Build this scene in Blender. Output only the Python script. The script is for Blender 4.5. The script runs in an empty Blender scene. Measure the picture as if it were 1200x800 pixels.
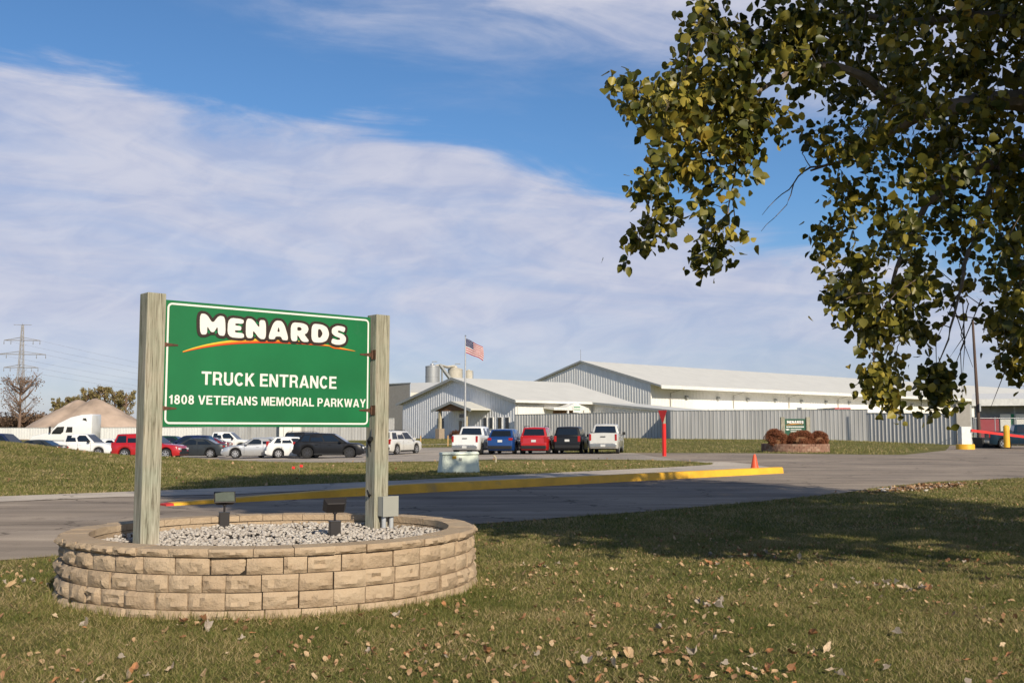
import bpy, bmesh, math, random
import numpy as np
from mathutils import Vector, Matrix
rnd = random.Random(7)
nr = np.random.default_rng(11)
S = bpy.context.scene
C = S.collection
R = math.radians
EYE, F, PITCH = 1.55, 1200.0, math.atan(103/1200)
cs, sn = math.cos(PITCH), math.sin(PITCH)

def ray(px, py):
    t = (400-py)/F
    return Vector(((px-600)/F, cs-sn*t, sn+cs*t))
def P(px, py, Y):                       # surveyed point at forward distance Y
    r = ray(px, py); k = Y/r.y
    return Vector((r.x*k, Y, EYE+r.z*k))
def G(px, py, z=0.0):                   # surveyed point at height z
    r = ray(px, py); k = (z-EYE)/r.z
    return Vector((r.x*k, r.y*k, z))

# ------------------------------------------------------------------ terrain
TX = [-400,-60,-35,-22,-15,-10,-5,0,8,17,30,45,80,400]
TY = [-60,0,26,40,52,60,85,100,112,150,400]
TZ = {
 -60:[0]*14, 0:[0]*14, 26:[.1,.1,.1,0,0,0,0,0,0,0,0,0,0,0],
 40:[1.3,1.3,1.3,1.14,.46,.06,-.04,0,0,0,0,0,0,0],
 52:[.3,.3,.3,.22,.0,-.14,-.14,-.06,0,0,0,0,0,0],
 60:[-.55,-.55,-.55,-.5,-.42,-.36,-.24,-.12,-.04,0,0,0,0,0],
 85:[-.8,-.8,-.75,-.6,-.5,-.4,-.25,-.15,-.06,0,0,0,0,0],
 100:[-.9,-.9,-.8,-.5,-.2,-.05,0,.15,.3,.4,.45,.07,0,0],
 112:[-1,-1,-.9,-.5,-.1,.1,.25,.35,.5,.52,.5,.1,0,0],
 150:[-1.2,-1.2,-1.1,-.6,.2,.35,.36,.4,.5,.5,.5,.2,.1,0],
 400:[-1.2]*4+[0]*10}
TG = np.array([TZ[y] for y in TY], float)
TXa, TYa = np.array(TX, float), np.array(TY, float)
def zt_np(x, y):
    x = np.clip(x, TXa[0], TXa[-1]-1e-6); y = np.clip(y, TYa[0], TYa[-1]-1e-6)
    i = np.clip(np.searchsorted(TXa, x, side='right')-1, 0, len(TX)-2)
    j = np.clip(np.searchsorted(TYa, y, side='right')-1, 0, len(TY)-2)
    fx = (x-TXa[i])/(TXa[i+1]-TXa[i]); fy = (y-TYa[j])/(TYa[j+1]-TYa[j])
    fx = fx*fx*(3-2*fx); fy = fy*fy*(3-2*fy)
    return (TG[j,i]*(1-fx)+TG[j,i+1]*fx)*(1-fy)+(TG[j+1,i]*(1-fx)+TG[j+1,i+1]*fx)*fy
def zt(x, y): return float(zt_np(np.array([x], float), np.array([y], float))[0])

# ------------------------------------------------------------------ materials
def new_mat(name):
    m = bpy.data.materials.new(name); m.use_nodes = True
    nt = m.node_tree; nt.nodes.clear()
    out = nt.nodes.new('ShaderNodeOutputMaterial')
    return m, nt, out
def N(nt, t, **kw):
    n = nt.nodes.new(t)
    for k, v in kw.items():
        if k in n.inputs: n.inputs[k].default_value = v
        else: setattr(n, k, v)
    return n
def ramp(nt, fac, stops):
    r = nt.nodes.new('ShaderNodeValToRGB')
    e = r.color_ramp.elements
    while len(e) < len(stops): e.new(.5)
    for q, (p, c) in zip(e, stops):
        q.position = p; q.color = (*c, 1) if len(c) == 3 else c
    nt.links.new(fac, r.inputs[0]); return r
def noise(nt, scale, detail=4, coord=None, rough=.55, dist=0.0):
    n = N(nt, 'ShaderNodeTexNoise', Scale=scale, Detail=detail, Roughness=rough, Distortion=dist)
    if coord is not None: nt.links.new(coord, n.inputs['Vector'])
    return n
def mat(name, col, rough=.6, metal=0.0, var=.12, scale=3.0, bump=0.0, bscale=40.0, spec=.5, coord='Object', coat=0.0, stretch=None, dirt=None):
    m, nt, out = new_mat(name); L = nt.links.new
    b = N(nt, 'ShaderNodeBsdfPrincipled', Roughness=rough, Metallic=metal)
    b.inputs['Specular IOR Level'].default_value = spec
    b.inputs['Coat Weight'].default_value = coat
    tc = N(nt, 'ShaderNodeTexCoord'); v = tc.outputs[coord]
    if stretch:
        mp = N(nt, 'ShaderNodeMapping'); mp.inputs['Scale'].default_value = stretch
        L(v, mp.inputs[0]); v = mp.outputs[0]
    n = noise(nt, scale, 5, v)
    lo = tuple(max(0, c*(1-var)) for c in col); hi = tuple(min(1, c*(1+var)) for c in col)
    r = ramp(nt, n.outputs[0], [(.3, lo), (.7, hi)])
    c = r.outputs[0]
    if dirt:
        n2 = noise(nt, dirt[1], 6, v, .7)
        r2 = ramp(nt, n2.outputs[0], [(dirt[2], (0,0,0)), (dirt[2]+.18, (1,1,1))])
        mx = N(nt, 'ShaderNodeMix', data_type='RGBA')
        L(r2.outputs[0], mx.inputs[0]); L(c, mx.inputs[6]); mx.inputs[7].default_value = (*dirt[0], 1)
        c = mx.outputs[2]
    L(c, b.inputs['Base Color'])
    if bump:
        nb = noise(nt, bscale, 4, v)
        bp = N(nt, 'ShaderNodeBump', Strength=bump, Distance=.01)
        L(nb.outputs[0], bp.inputs['Height']); L(bp.outputs[0], b.inputs['Normal'])
    L(b.outputs[0], out.inputs[0]); return m

def leaf_mat(name, stops, trans=.35, rough=.45, big=.35):
    m, nt, out = new_mat(name); L = nt.links.new
    g = N(nt, 'ShaderNodeNewGeometry')
    tc = N(nt, 'ShaderNodeTexCoord')
    n = noise(nt, big, 2, tc.outputs['Object'])
    ma = N(nt, 'ShaderNodeMath', operation='MULTIPLY_ADD'); ma.inputs[1].default_value = .62; 
    mb = N(nt, 'ShaderNodeMath', operation='MULTIPLY_ADD'); mb.inputs[1].default_value = .9; mb.inputs[2].default_value = -.26
    L(n.outputs[0], mb.inputs[0]); L(g.outputs['Random Per Island'], ma.inputs[0]); L(mb.outputs[0], ma.inputs[2])
    r = ramp(nt, ma.outputs[0], stops)
    b = N(nt, 'ShaderNodeBsdfPrincipled', Roughness=rough)
    b.inputs['Specular IOR Level'].default_value = .35
    t = N(nt, 'ShaderNodeBsdfTranslucent')
    mx = N(nt, 'ShaderNodeMixShader'); mx.inputs[0].default_value = trans
    L(r.outputs[0], b.inputs['Base Color']); L(r.outputs[0], t.inputs[0])
    L(b.outputs[0], mx.inputs[1]); L(t.outputs[0], mx.inputs[2]); L(mx.outputs[0], out.inputs[0])
    return m

def grass_ground_mat(name):
    m, nt, out = new_mat(name); L = nt.links.new
    tc = N(nt, 'ShaderNodeTexCoord'); v = tc.outputs['Object']
    n1 = noise(nt, .35, 6, v, .65); n2 = noise(nt, 6, 6, v, .7); n3 = noise(nt, 60, 4, v, .7)
    r1 = ramp(nt, n1.outputs[0], [(.3,(.130,.155,.036)),(.5,(.205,.205,.060)),(.68,(.31,.25,.115))])
    r2 = ramp(nt, n2.outputs[0], [(.32,(.075,.095,.022)),(.5,(.21,.205,.068)),(.7,(.36,.285,.145))])
    mx = N(nt, 'ShaderNodeMix', data_type='RGBA'); mx.inputs[0].default_value = .5
    L(r1.outputs[0], mx.inputs[6]); L(r2.outputs[0], mx.inputs[7])
    r3 = ramp(nt, n3.outputs[0], [(.3,(.25,.25,.25)),(.7,(1.35,1.3,1.25))])
    mm = N(nt, 'ShaderNodeMix', data_type='RGBA', blend_type='MULTIPLY'); mm.inputs[0].default_value = 1
    L(mx.outputs[2], mm.inputs[6]); L(r3.outputs[0], mm.inputs[7])
    b = N(nt, 'ShaderNodeBsdfPrincipled', Roughness=1.0); b.inputs['Specular IOR Level'].default_value = .1
    L(mm.outputs[2], b.inputs['Base Color'])
    bp = N(nt, 'ShaderNodeBump', Strength=.9, Distance=.05)
    L(n3.outputs[0], bp.inputs['Height']); L(bp.outputs[0], b.inputs['Normal'])
    L(b.outputs[0], out.inputs[0]); return m

def asphalt_mat(name, base, tint, streak=True, ang=42):
    m, nt, out = new_mat(name); L = nt.links.new
    tc = N(nt, 'ShaderNodeTexCoord'); v = tc.outputs['Object']
    mp = N(nt, 'ShaderNodeMapping'); mp.inputs['Rotation'].default_value = (0,0,R(-ang)); mp.inputs['Scale'].default_value = (.12,1.1,1)
    mp.vector_type = 'POINT'; L(v, mp.inputs[0])
    ns = noise(nt, .9, 6, mp.outputs[0], .6); nb = noise(nt, .25, 4, v); nf = noise(nt, 90, 3, v, .8)
    r1 = ramp(nt, ns.outputs[0], [(.3, base), (.7, tint)])
    r2 = ramp(nt, nb.outputs[0], [(.3,(.70,.70,.71)),(.7,(1.16,1.13,1.08))])
    mm = N(nt, 'ShaderNodeMix', data_type='RGBA', blend_type='MULTIPLY'); mm.inputs[0].default_value = 1
    L(r1.outputs[0], mm.inputs[6]); L(r2.outputs[0], mm.inputs[7])
    r3 = ramp(nt, nf.outputs[0], [(.3,(.72,.72,.72)),(.7,(1.25,1.25,1.25))])
    m2 = N(nt, 'ShaderNodeMix', data_type='RGBA', blend_type='MULTIPLY'); m2.inputs[0].default_value = 1
    L(mm.outputs[2], m2.inputs[6]); L(r3.outputs[0], m2.inputs[7])
    # cracks
    vo = N(nt, 'ShaderNodeTexVoronoi', feature='DISTANCE_TO_EDGE', Scale=.22)
    nd = noise(nt, 1.3, 4, v); ad = N(nt, 'ShaderNodeVectorMath', operation='ADD')
    sc = N(nt, 'ShaderNodeVectorMath', operation='SCALE'); sc.inputs[3].default_value = 1.2
    L(nd.outputs[1], sc.inputs[0]); L(v, ad.inputs[0]); L(sc.outputs[0], ad.inputs[1]); L(ad.outputs[0], vo.inputs['Vector'])
    rc = ramp(nt, vo.outputs[0], [(0,(.25,.25,.25)),(.009,(1,1,1))])
    nq = noise(nt, .8, 5, v, .75); rq = ramp(nt, nq.outputs[0], [(.60,(1,1,1)),(.72,(.62,.61,.60))])
    m4 = N(nt, 'ShaderNodeMix', data_type='RGBA', blend_type='MULTIPLY'); m4.inputs[0].default_value = .9
    L(m2.outputs[2], m4.inputs[6]); L(rq.outputs[0], m4.inputs[7]); m2 = m4
    m3 = N(nt, 'ShaderNodeMix', data_type='RGBA', blend_type='MULTIPLY'); m3.inputs[0].default_value = .8
    L(m2.outputs[2], m3.inputs[6]); L(rc.outputs[0], m3.inputs[7])
    b = N(nt, 'ShaderNodeBsdfPrincipled', Roughness=.95); b.inputs['Specular IOR Level'].default_value = .05
    L(m3.outputs[2], b.inputs['Base Color'])
    bp = N(nt, 'ShaderNodeBump', Strength=.5, Distance=.004); L(nf.outputs[0], bp.inputs['Height']); L(bp.outputs[0], b.inputs['Normal'])
    L(b.outputs[0], out.inputs[0]); return m

def wood_mat(name):
    m, nt, out = new_mat(name); L = nt.links.new
    tc = N(nt, 'ShaderNodeTexCoord')
    mp = N(nt, 'ShaderNodeMapping'); mp.inputs['Scale'].default_value = (1,1,.045); L(tc.outputs['Object'], mp.inputs[0])
    n1 = noise(nt, 45, 6, mp.outputs[0], .6, 1.2)
    n2 = noise(nt, 6, 4, mp.outputs[0], .6, .6)
    n3 = noise(nt, 2.2, 3, tc.outputs['Object'])
    r1 = ramp(nt, n1.outputs[0], [(.34,(.11,.095,.07)),(.44,(.30,.285,.24)),(.70,(.52,.505,.44))])
    r2 = ramp(nt, n2.outputs[0], [(.35,(.74,.78,.72)),(.6,(1.06,1.05,1.02))])
    r3 = ramp(nt, n3.outputs[0], [(.35,(.88,.92,.86)),(.65,(1.08,1.0,.94))])
    a = N(nt, 'ShaderNodeMix', data_type='RGBA', blend_type='MULTIPLY'); a.inputs[0].default_value = 1
    L(r1.outputs[0], a.inputs[6]); L(r2.outputs[0], a.inputs[7])
    c = N(nt, 'ShaderNodeMix', data_type='RGBA', blend_type='MULTIPLY'); c.inputs[0].default_value = 1
    L(a.outputs[2], c.inputs[6]); L(r3.outputs[0], c.inputs[7])
    b = N(nt, 'ShaderNodeBsdfPrincipled', Roughness=.85); b.inputs['Specular IOR Level'].default_value = .2
    L(c.outputs[2], b.inputs['Base Color'])
    bp = N(nt, 'ShaderNodeBump', Strength=.6, Distance=.006); L(n1.outputs[0], bp.inputs['Height']); L(bp.outputs[0], b.inputs['Normal'])
    L(b.outputs[0], out.inputs[0]); return m

def island_mat(name, stops, rough=.85, bump=.5, bscale=30, fine=8.0):
    m, nt, out = new_mat(name); L = nt.links.new
    g = N(nt, 'ShaderNodeNewGeometry'); tc = N(nt, 'ShaderNodeTexCoord')
    n = noise(nt, fine, 6, tc.outputs['Object'], .65)
    mth = N(nt, 'ShaderNodeMath', operation='MULTIPLY_ADD'); mth.inputs[1].default_value = .45
    m2 = N(nt, 'ShaderNodeMath', operation='MULTIPLY_ADD'); m2.inputs[1].default_value = .9; m2.inputs[2].default_value = -.16
    L(n.outputs[0], m2.inputs[0]); L(g.outputs['Random Per Island'], mth.inputs[0]); L(m2.outputs[0], mth.inputs[2])
    r = ramp(nt, mth.outputs[0], stops)
    b = N(nt, 'ShaderNodeBsdfPrincipled', Roughness=rough); b.inputs['Specular IOR Level'].default_value = .25
    L(r.outputs[0], b.inputs['Base Color'])
    nb = noise(nt, bscale, 5, tc.outputs['Object'], .7)
    bp = N(nt, 'ShaderNodeBump', Strength=bump, Distance=.02); L(nb.outputs[0], bp.inputs['Height']); L(bp.outputs[0], b.inputs['Normal'])
    L(b.outputs[0], out.inputs[0]); return m

M = dict(
 lawn=grass_ground_mat('lawn_soil'),
 blade=leaf_mat('grass_blades', [(0,(.050,.080,.012)),(.28,(.130,.155,.030)),(.50,(.235,.222,.064)),(.70,(.40,.31,.14)),(1,(.56,.43,.25))], .30, .6, .9),
 asphalt=asphalt_mat('worn_asphalt', (.23,.193,.160), (.45,.38,.315)),
 lot=asphalt_mat('lot_asphalt', (.38,.335,.29), (.50,.445,.385)),
 concrete=asphalt_mat('pale_concrete', (.50,.44,.375), (.64,.57,.49)),
 yellow=mat('worn_yellow_paint', (.78,.42,.025), .6, var=.18, scale=1.5, bump=.3, dirt=((.42,.27,.08), 1.2, .58)),
 redpaint=mat('worn_red_paint', (.55,.03,.02), .6),
 post=wood_mat('weathered_post_wood'),
 green=mat('sign_green', (.009,.155,.052), .45, var=.14, scale=1.3, dirt=((.030,.17,.075), 2.5, .60)),
 signwhite=mat('sign_white', (.80,.79,.74), .45, var=.02),
 signblack=mat('logo_dark', (.035,.022,.018), .5),
 sw1=mat('swoosh_yellow', (.85,.58,.05), .45), sw2=mat('swoosh_orange', (.80,.24,.02), .45), sw3=mat('swoosh_red', (.62,.05,.015), .45),
 rust=mat('rusty_hinge', (.10,.045,.025), .8, var=.4, scale=30),
 block=island_mat('split_face_block', [(0,(.29,.208,.138)),(.3,(.435,.322,.215)),(.7,(.50,.38,.258)),(1,(.575,.45,.315))], .95, 1.0, 28, 9),
 redblock=island_mat('red_planter_block', [(0,(.16,.085,.06)),(.5,(.30,.17,.12)),(1,(.42,.30,.22))], .95, .6, 12, 3),
 gap=mat('dark_soil', (.03,.022,.015), 1, var=.4, scale=20),
 stone=island_mat('gravel_stone', [(0,(.20,.165,.14)),(.45,(.45,.40,.35)),(.8,(.62,.57,.51)),(1,(.78,.74,.68))], .8, .2, 40, 20),
 bronze=mat('bronze_metal', (.030,.026,.026), .5, .3, var=.1), 
 lens=mat('flood_glass', (.10,.115,.095), .25, .0, var=.2, scale=8),
 greybox=mat('grey_enamel', (.34,.34,.30), .5, var=.05), pvc=mat('grey_pvc', (.42,.44,.46), .5),
 black=mat('black_plastic', (.012,.012,.013), .5), rubber=mat('tyre_rubber', (.018,.018,.019), .85),
 rib=mat('galvanized_panel', (.76,.75,.72), .45, .25, var=.08, scale=1.2, stretch=(1,1,.15)),
 ribfence=mat('grey_fence_panel', (.47,.46,.445), .40, .35, var=.22, scale=1.6, stretch=(1,1,.06)),
 ribshade=mat('bluegrey_panel', (.74,.74,.75), .45, .25, var=.06, scale=1.2),
 wwall=mat('white_wall_panel', (.80,.775,.71), .55, var=.03, scale=.8),
 wroof=mat('white_metal_roof', (.70,.68,.61), .5, .05, var=.05, scale=.4, dirt=((.63,.61,.545), .6, .58)),
 trim=mat('grey_trim', (.34,.35,.34), .5, .2), trimw=mat('white_trim', (.74,.73,.69), .5), soffit=mat('soffit', (.42,.40,.36), .7),
 taupe=mat('taupe_wall', (.30,.28,.25), .8, var=.08), glassdark=mat('dark_window', (.012,.015,.02), .08, var=.1, spec=.8),
 glass=mat('car_glass', (.010,.013,.016), .06, var=.1, spec=.9), doorw=mat('door_paint', (.70,.70,.68), .5),
 timber=mat('porch_timber', (.20,.10,.045), .8, var=.2), column=mat('porch_column', (.42,.36,.25), .8), stonebase=island_mat('column_stone', [(0,(.26,.20,.15)),(1,(.46,.37,.28))], .9, .6, 10, 4),
 chrome=mat('chrome', (.55,.55,.56), .22, .9, var=.03), rim=mat('alloy_rim', (.50,.50,.51), .3, .7, var=.05), rimdark=mat('dark_rim', (.06,.06,.065), .35, .5),
 tail=mat('tail_lens', (.35,.012,.012), .2), head=mat('head_lens', (.62,.64,.66), .12), plate=mat('plate_white', (.62,.62,.60), .4),
 silo=mat('silo_steel', (.36,.37,.38), .5, .3, var=.15, scale=1, stretch=(1,1,.3)), silocream=mat('silo_cream', (.52,.48,.40), .8, var=.2, scale=.6, dirt=((.25,.20,.15), .5, .6)),
 sand=mat('sand_pile', (.43,.325,.25), 1, var=.35, scale=.12, bump=.8, bscale=.5), 
 steel=mat('tower_steel', (.34,.33,.33), .7, .2), wire=mat('wire', (.22,.22,.24), .6),
 bark=mat('bark', (.13,.095,.07), .95, var=.4, scale=9, bump=1.0, bscale=25, stretch=(1,1,.3)),
 barkl=mat('pale_bark', (.20,.155,.12), .9, var=.3, scale=6, bump=.6),
 leaves=leaf_mat('cottonwood_leaves', [(0,(.026,.036,.008)),(.36,(.072,.080,.013)),(.60,(.18,.160,.028)),(.82,(.44,.35,.060)),(1,(.46,.28,.05))], .27, .40, .8),
 olive=leaf_mat('autumn_olive_leaves', [(0,(.15,.14,.05)),(.5,(.31,.25,.10)),(1,(.44,.32,.16))], .3, .7, .1),
 bare=mat('bare_twigs', (.19,.125,.09), .95, var=.2), brush=leaf_mat('brown_brush', [(0,(.10,.06,.035)),(1,(.26,.17,.11))], .1, .9, .1),
 redbush=leaf_mat('rust_red_foliage', [(0,(.10,.030,.014)),(.5,(.27,.095,.045)),(1,(.42,.19,.09))], .2, .8, 1.5),
 brownbush=leaf_mat('brown_foliage', [(0,(.06,.025,.012)),(1,(.20,.085,.04))], .2, .7, 1.5),
 dryleaf=[mat('dry_leaf_%s'%k, c, .8, var=.3, scale=14, bump=.3) for k, c in (('tan',(.46,.31,.17)),('buff',(.56,.42,.27)),('brown',(.27,.13,.06)),('orange',(.42,.19,.08)),('grey',(.36,.30,.24)))],
 litter=island_mat('leaf_litter', [(0,(.14,.07,.035)),(.35,(.30,.16,.08)),(.7,(.48,.33,.19)),(1,(.60,.47,.32))], .9, .2, 40, 12),
 ubox=mat('pale_green_enamel', (.66,.72,.60), .5, var=.05, dirt=((.42,.47,.38), 2.5, .62)), uboxd=mat('pale_green_side', (.50,.58,.50), .5),
 orange=mat('cone_orange', (.80,.10,.03), .5), signred=mat('sign_red', (.72,.025,.02), .4), woodpole=mat('creosote_pole', (.10,.065,.05), .9, var=.3, scale=3, stretch=(1,1,.1)),
 wpole=mat('brushed_pole', (.50,.50,.50), .4, .5), flagr=mat('flag_red', (.36,.008,.014), .8), flagw=mat('flag_white', (.62,.60,.59), .8), flagb=mat('flag_blue', (.015,.02,.09), .8),
 dumpster=mat('black_dumpster', (.018,.018,.02), .6), redcrate=mat('red_panel', (.40,.05,.06), .6), greenp=mat('green_panel', (.02,.25,.11), .6), chain=mat('galvanized_wire', (.42,.43,.44), .5, .4),
 darkgreen=mat('dark_green_sign', (.010,.085,.045), .45), gatew=mat('off_white_box', (.72,.72,.70), .5), grout=mat('marker_stake', (.55,.33,.14), .8))
PAINT = {}
def paint(name, col, metal=.0):
    if name not in PAINT: PAINT[name] = mat('car_paint_'+name, col, .28 if max(col) > .1 else .36, metal if max(col) > .1 else 0, var=.03, coat=.8 if max(col) > .1 else .12, spec=.5 if max(col) > .1 else .28, dirt=((.10,.09,.08) if max(col) < .1 else tuple(c*.8 for c in col), 1.5, .66))
    return PAINT[name]

# ------------------------------------------------------------------ object helpers
def tag(o, label=None, cat=None, group=None, kind=None):
    if label: o['label'] = label
    if cat: o['category'] = cat
    if group: o['group'] = group
    if kind: o['kind'] = kind
    return o
def thing(name, label, cat, loc=(0,0,0), rz=0, group=None):
    o = bpy.data.objects.new(name, None); C.objects.link(o)
    o.empty_display_size = .2
    o.location = loc; o.rotation_euler = (0,0,rz)
    return tag(o, label, cat, group)
class MB:
    """collects shapes; build() links them as one mesh object"""
    def __init__(s): s.v = []; s.f = []; s.m = []
    def add(s, vs, fs, mi=0):
        o = len(s.v); s.v += [tuple(p) for p in vs]; s.f += [tuple(i+o for i in f) for f in fs]; s.m += [mi]*len(fs)
    def hexa(s, c, mi=0):   # 8 corners bottom ccw then top ccw
        s.add(c, [(0,3,2,1),(4,5,6,7),(0,1,5,4),(1,2,6,5),(2,3,7,6),(3,0,4,7)], mi)
    def box(s, x0, x1, y0, y1, z0, z1, mi=0):
        s.hexa([(x0,y0,z0),(x1,y0,z0),(x1,y1,z0),(x0,y1,z0),(x0,y0,z1),(x1,y0,z1),(x1,y1,z1),(x0,y1,z1)], mi)
    def tube(s, pts, rs, n=6, mi=0, cap=True):
        pts = [Vector(p) for p in pts]
        if not hasattr(rs, '__len__'): rs = [rs]*len(pts)
        o = len(s.v)
        for i, p in enumerate(pts):
            a = pts[max(0,i-1)]; b = pts[min(len(pts)-1,i+1)]
            t = (b-a).normalized() if (b-a).length > 1e-9 else Vector((0,0,1))
            up = Vector((0,0,1)) if abs(t.z) < .9 else Vector((1,0,0))
            e1 = t.cross(up).normalized(); e2 = t.cross(e1)
            for k in range(n):
                q = 2*math.pi*k/n
                s.v.append(tuple(p+(e1*math.cos(q)+e2*math.sin(q))*rs[i]))
        for i in range(len(pts)-1):
            for k in range(n):
                s.f.append((o+i*n+k, o+i*n+(k+1)%n, o+(i+1)*n+(k+1)%n, o+(i+1)*n+k)); s.m.append(mi)
        if cap and n > 2:
            s.f.append(tuple(o+k for k in range(n))[::-1]); s.m.append(mi)
            s.f.append(tuple(o+(len(pts)-1)*n+k for k in range(n))); s.m.append(mi)
    def lathe(s, prof, n=20, cx=0, cy=0, axis='z', mi=0):   # prof: (r, h)
        o = len(s.v)
        for r_, h in prof:
            for k in range(n):
                q = 2*math.pi*k/n; a, b = r_*math.cos(q), r_*math.sin(q)
                s.v.append((cx+a, cy+b, h) if axis == 'z' else (cx+a, h, cy+b))
        for i in range(len(prof)-1):
            for k in range(n):
                s.f.append((o+i*n+k, o+i*n+(k+1)%n, o+(i+1)*n+(k+1)%n, o+(i+1)*n+k)); s.m.append(mi)
        s.f.append(tuple(o+k for k in range(n))[::-1]); s.m.append(mi)
        s.f.append(tuple(o+(len(prof)-1)*n+k for k in range(n))); s.m.append(mi)
    def build(s, name, mats, parent=None, bevel=0, smooth=False, seg=2, loc=None, rz=None):
        me = bpy.data.meshes.new(name); me.from_pydata(s.v, [], s.f)
        if not isinstance(mats, (list, tuple)): mats = [mats]
        for m_ in mats: me.materials.append(m_)
        if len(mats) > 1: me.polygons.foreach_set('material_index', s.m)
        bm = bmesh.new(); bm.from_mesh(me)
        bmesh.ops.recalc_face_normals(bm, faces=bm.faces)
        if bevel:
            ed = [e for e in bm.edges if len(e.link_faces) == 2 and e.calc_face_angle(0) > .5]
            bmesh.ops.bevel(bm, geom=ed, offset=bevel, segments=seg, affect='EDGES', profile=.5, clamp_overlap=True)
        bm.to_mesh(me); bm.free()
        o = bpy.data.objects.new(name, me); C.objects.link(o)
        if parent: o.parent = parent
        if loc: o.location = loc
        if rz is not None: o.rotation_euler = (0,0,rz)
        if smooth: shade(me, smooth if smooth is not True else 40)
        return o
def shade(me, deg=40):
    me.polygons.foreach_set('use_smooth', [True]*len(me.polygons))
    bm = bmesh.new(); bm.from_mesh(me)
    for e in bm.edges:
        if len(e.link_faces) == 2 and e.calc_face_angle(0) > R(deg): e.smooth = False
    bm.to_mesh(me); bm.free()
def fast_mesh(name, verts, faces, mats, parent=None, mi=None):
    """verts Nx3 array, faces MxK array"""
    me = bpy.data.meshes.new(name)
    nf, k = faces.shape
    me.vertices.add(len(verts)); me.vertices.foreach_set('co', np.ascontiguousarray(verts, dtype=np.float32).ravel())
    me.loops.add(nf*k); me.loops.foreach_set('vertex_index', np.ascontiguousarray(faces, dtype=np.int32).ravel())
    me.polygons.add(nf); me.polygons.foreach_set('loop_start', np.arange(0, nf*k, k, dtype=np.int32))
    me.polygons.foreach_set('loop_total', np.full(nf, k, dtype=np.int32))
    if not isinstance(mats, (list, tuple)): mats = [mats]
    for m_ in mats: me.materials.append(m_)
    if mi is not None: me.polygons.foreach_set('material_index', np.ascontiguousarray(mi, dtype=np.int32))
    me.update(calc_edges=True); me.validate()
    o = bpy.data.objects.new(name, me); C.objects.link(o)
    if parent: o.parent = parent
    return o
def dup_tree(o, parent=None):
    c = o.copy(); C.objects.link(c)
    if parent: c.parent = parent
    for ch in list(o.children): dup_tree(ch, c)
    return c

# ------------------------------------------------------------------ grid frame of the site
ang = R(42)
u = Vector((math.cos(ang), math.sin(ang), 0)); v = Vector((-math.sin(ang), math.cos(ang), 0))
# ------------------------------------------------------------------ ground, roads
def axis_samples(stops, fine):
    out = []
    for a, b, st in fine:
        n = max(1, int(round((b-a)/st))); out += [a+(b-a)*i/n for i in range(n)]
    return out+[fine[-1][1]]
gx = np.array(axis_samples(0, [(-2500,-400,300),(-400,-60,20),(-60,60,1.0),(60,400,20),(400,2500,300)]))
gy = np.array(axis_samples(0, [(-300,-60,30),(-60,0,6),(0,130,1.0),(130,400,10),(400,3500,300)]))
XX, YY = np.meshgrid(gx, gy); ZZ = zt_np(XX, YY)
vs = np.stack([XX.ravel(), YY.ravel(), ZZ.ravel()], 1)
nx, ny = len(gx), len(gy)
idx = np.arange(nx*ny).reshape(ny, nx)
fs = np.stack([idx[:-1,:-1].ravel(), idx[:-1,1:].ravel(), idx[1:,1:].ravel(), idx[1:,:-1].ravel()], 1)
tag(fast_mesh('lawn_ground', vs, fs, M['lawn']), kind='structure', label='green and brown mown lawn ground')

def draped(name, poly, z_off, m, step=1.0, label=None):
    bm = bmesh.new()
    vv = [bm.verts.new((x, y, 0)) for x, y in poly]
    bm.faces.new(vv)
    xs = [p[0] for p in poly]; ys = [p[1] for p in poly]
    x = math.floor(min(xs))+step
    while x < max(xs):
        bmesh.ops.bisect_plane(bm, geom=bm.verts[:]+bm.edges[:]+bm.faces[:], plane_co=(x,0,0), plane_no=(1,0,0)); x += step
    y = math.floor(min(ys))+step
    while y < max(ys):
        bmesh.ops.bisect_plane(bm, geom=bm.verts[:]+bm.edges[:]+bm.faces[:], plane_co=(0,y,0), plane_no=(0,1,0)); y += step
    bmesh.ops.triangulate(bm, faces=[f for f in bm.faces if len(f.verts) > 4])
    for q in bm.verts: q.co.z = zt(q.co.x, q.co.y)+z_off
    bmesh.ops.recalc_face_normals(bm, faces=bm.faces)
    if sum(f.normal.z for f in bm.faces) < 0: bmesh.ops.reverse_faces(bm, faces=bm.faces)
    me = bpy.data.meshes.new(name); bm.to_mesh(me); bm.free(); me.materials.append(m)
    o = bpy.data.objects.new(name, me); C.objects.link(o)
    return tag(o, kind='structure', label=label)

near_edge = [(-60,-38.0),(-30,-10.6),(-12,6.4),(-5.9,12.4),(-3,14.9),(0,17.4),(2.6,19.6),(5.5,22.4),(8.2,25.3),(9.8,27.6),(12.2,30.2),(16.3,32.9),(26,40.5),(60,70)]
island = [(-60,-22),(-30,6.6),(-17,19.0),(-12.0,23.6),(-8.2,26.6),(-3.3,31.4),(0.1,35.0),(3.3,38.6),(6.6,42.2),(8.7,45.0),(9.2,47.2),(8.4,49.8)]
island_back = [(5.6,53.5),(3.2,55.5),(0,57.5),(-6,56.5),(-10,53.5),(-14,50.0),(-22,46),(-40,42),(-60,42)]
def densify(pts, st=1.0, wob=0.0):
    out = []
    for a, b in zip(pts[:-1], pts[1:]):
        n = max(1, int(math.dist(a, b)/st))
        for i in range(n):
            t = i/n; out.append((a[0]+(b[0]-a[0])*t+rnd.uniform(-wob,wob), a[1]+(b[1]-a[1])*t+rnd.uniform(-wob,wob)))
    return out+[pts[-1]]
ne = densify(near_edge, .35, .06); isl = densify(island+island_back, .6, .06)
curb_line = [(-7.1,21.0),(-3.0,24.7),(-.3,27.3),(4.6,32.0),(9.45,36.55)]
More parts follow.
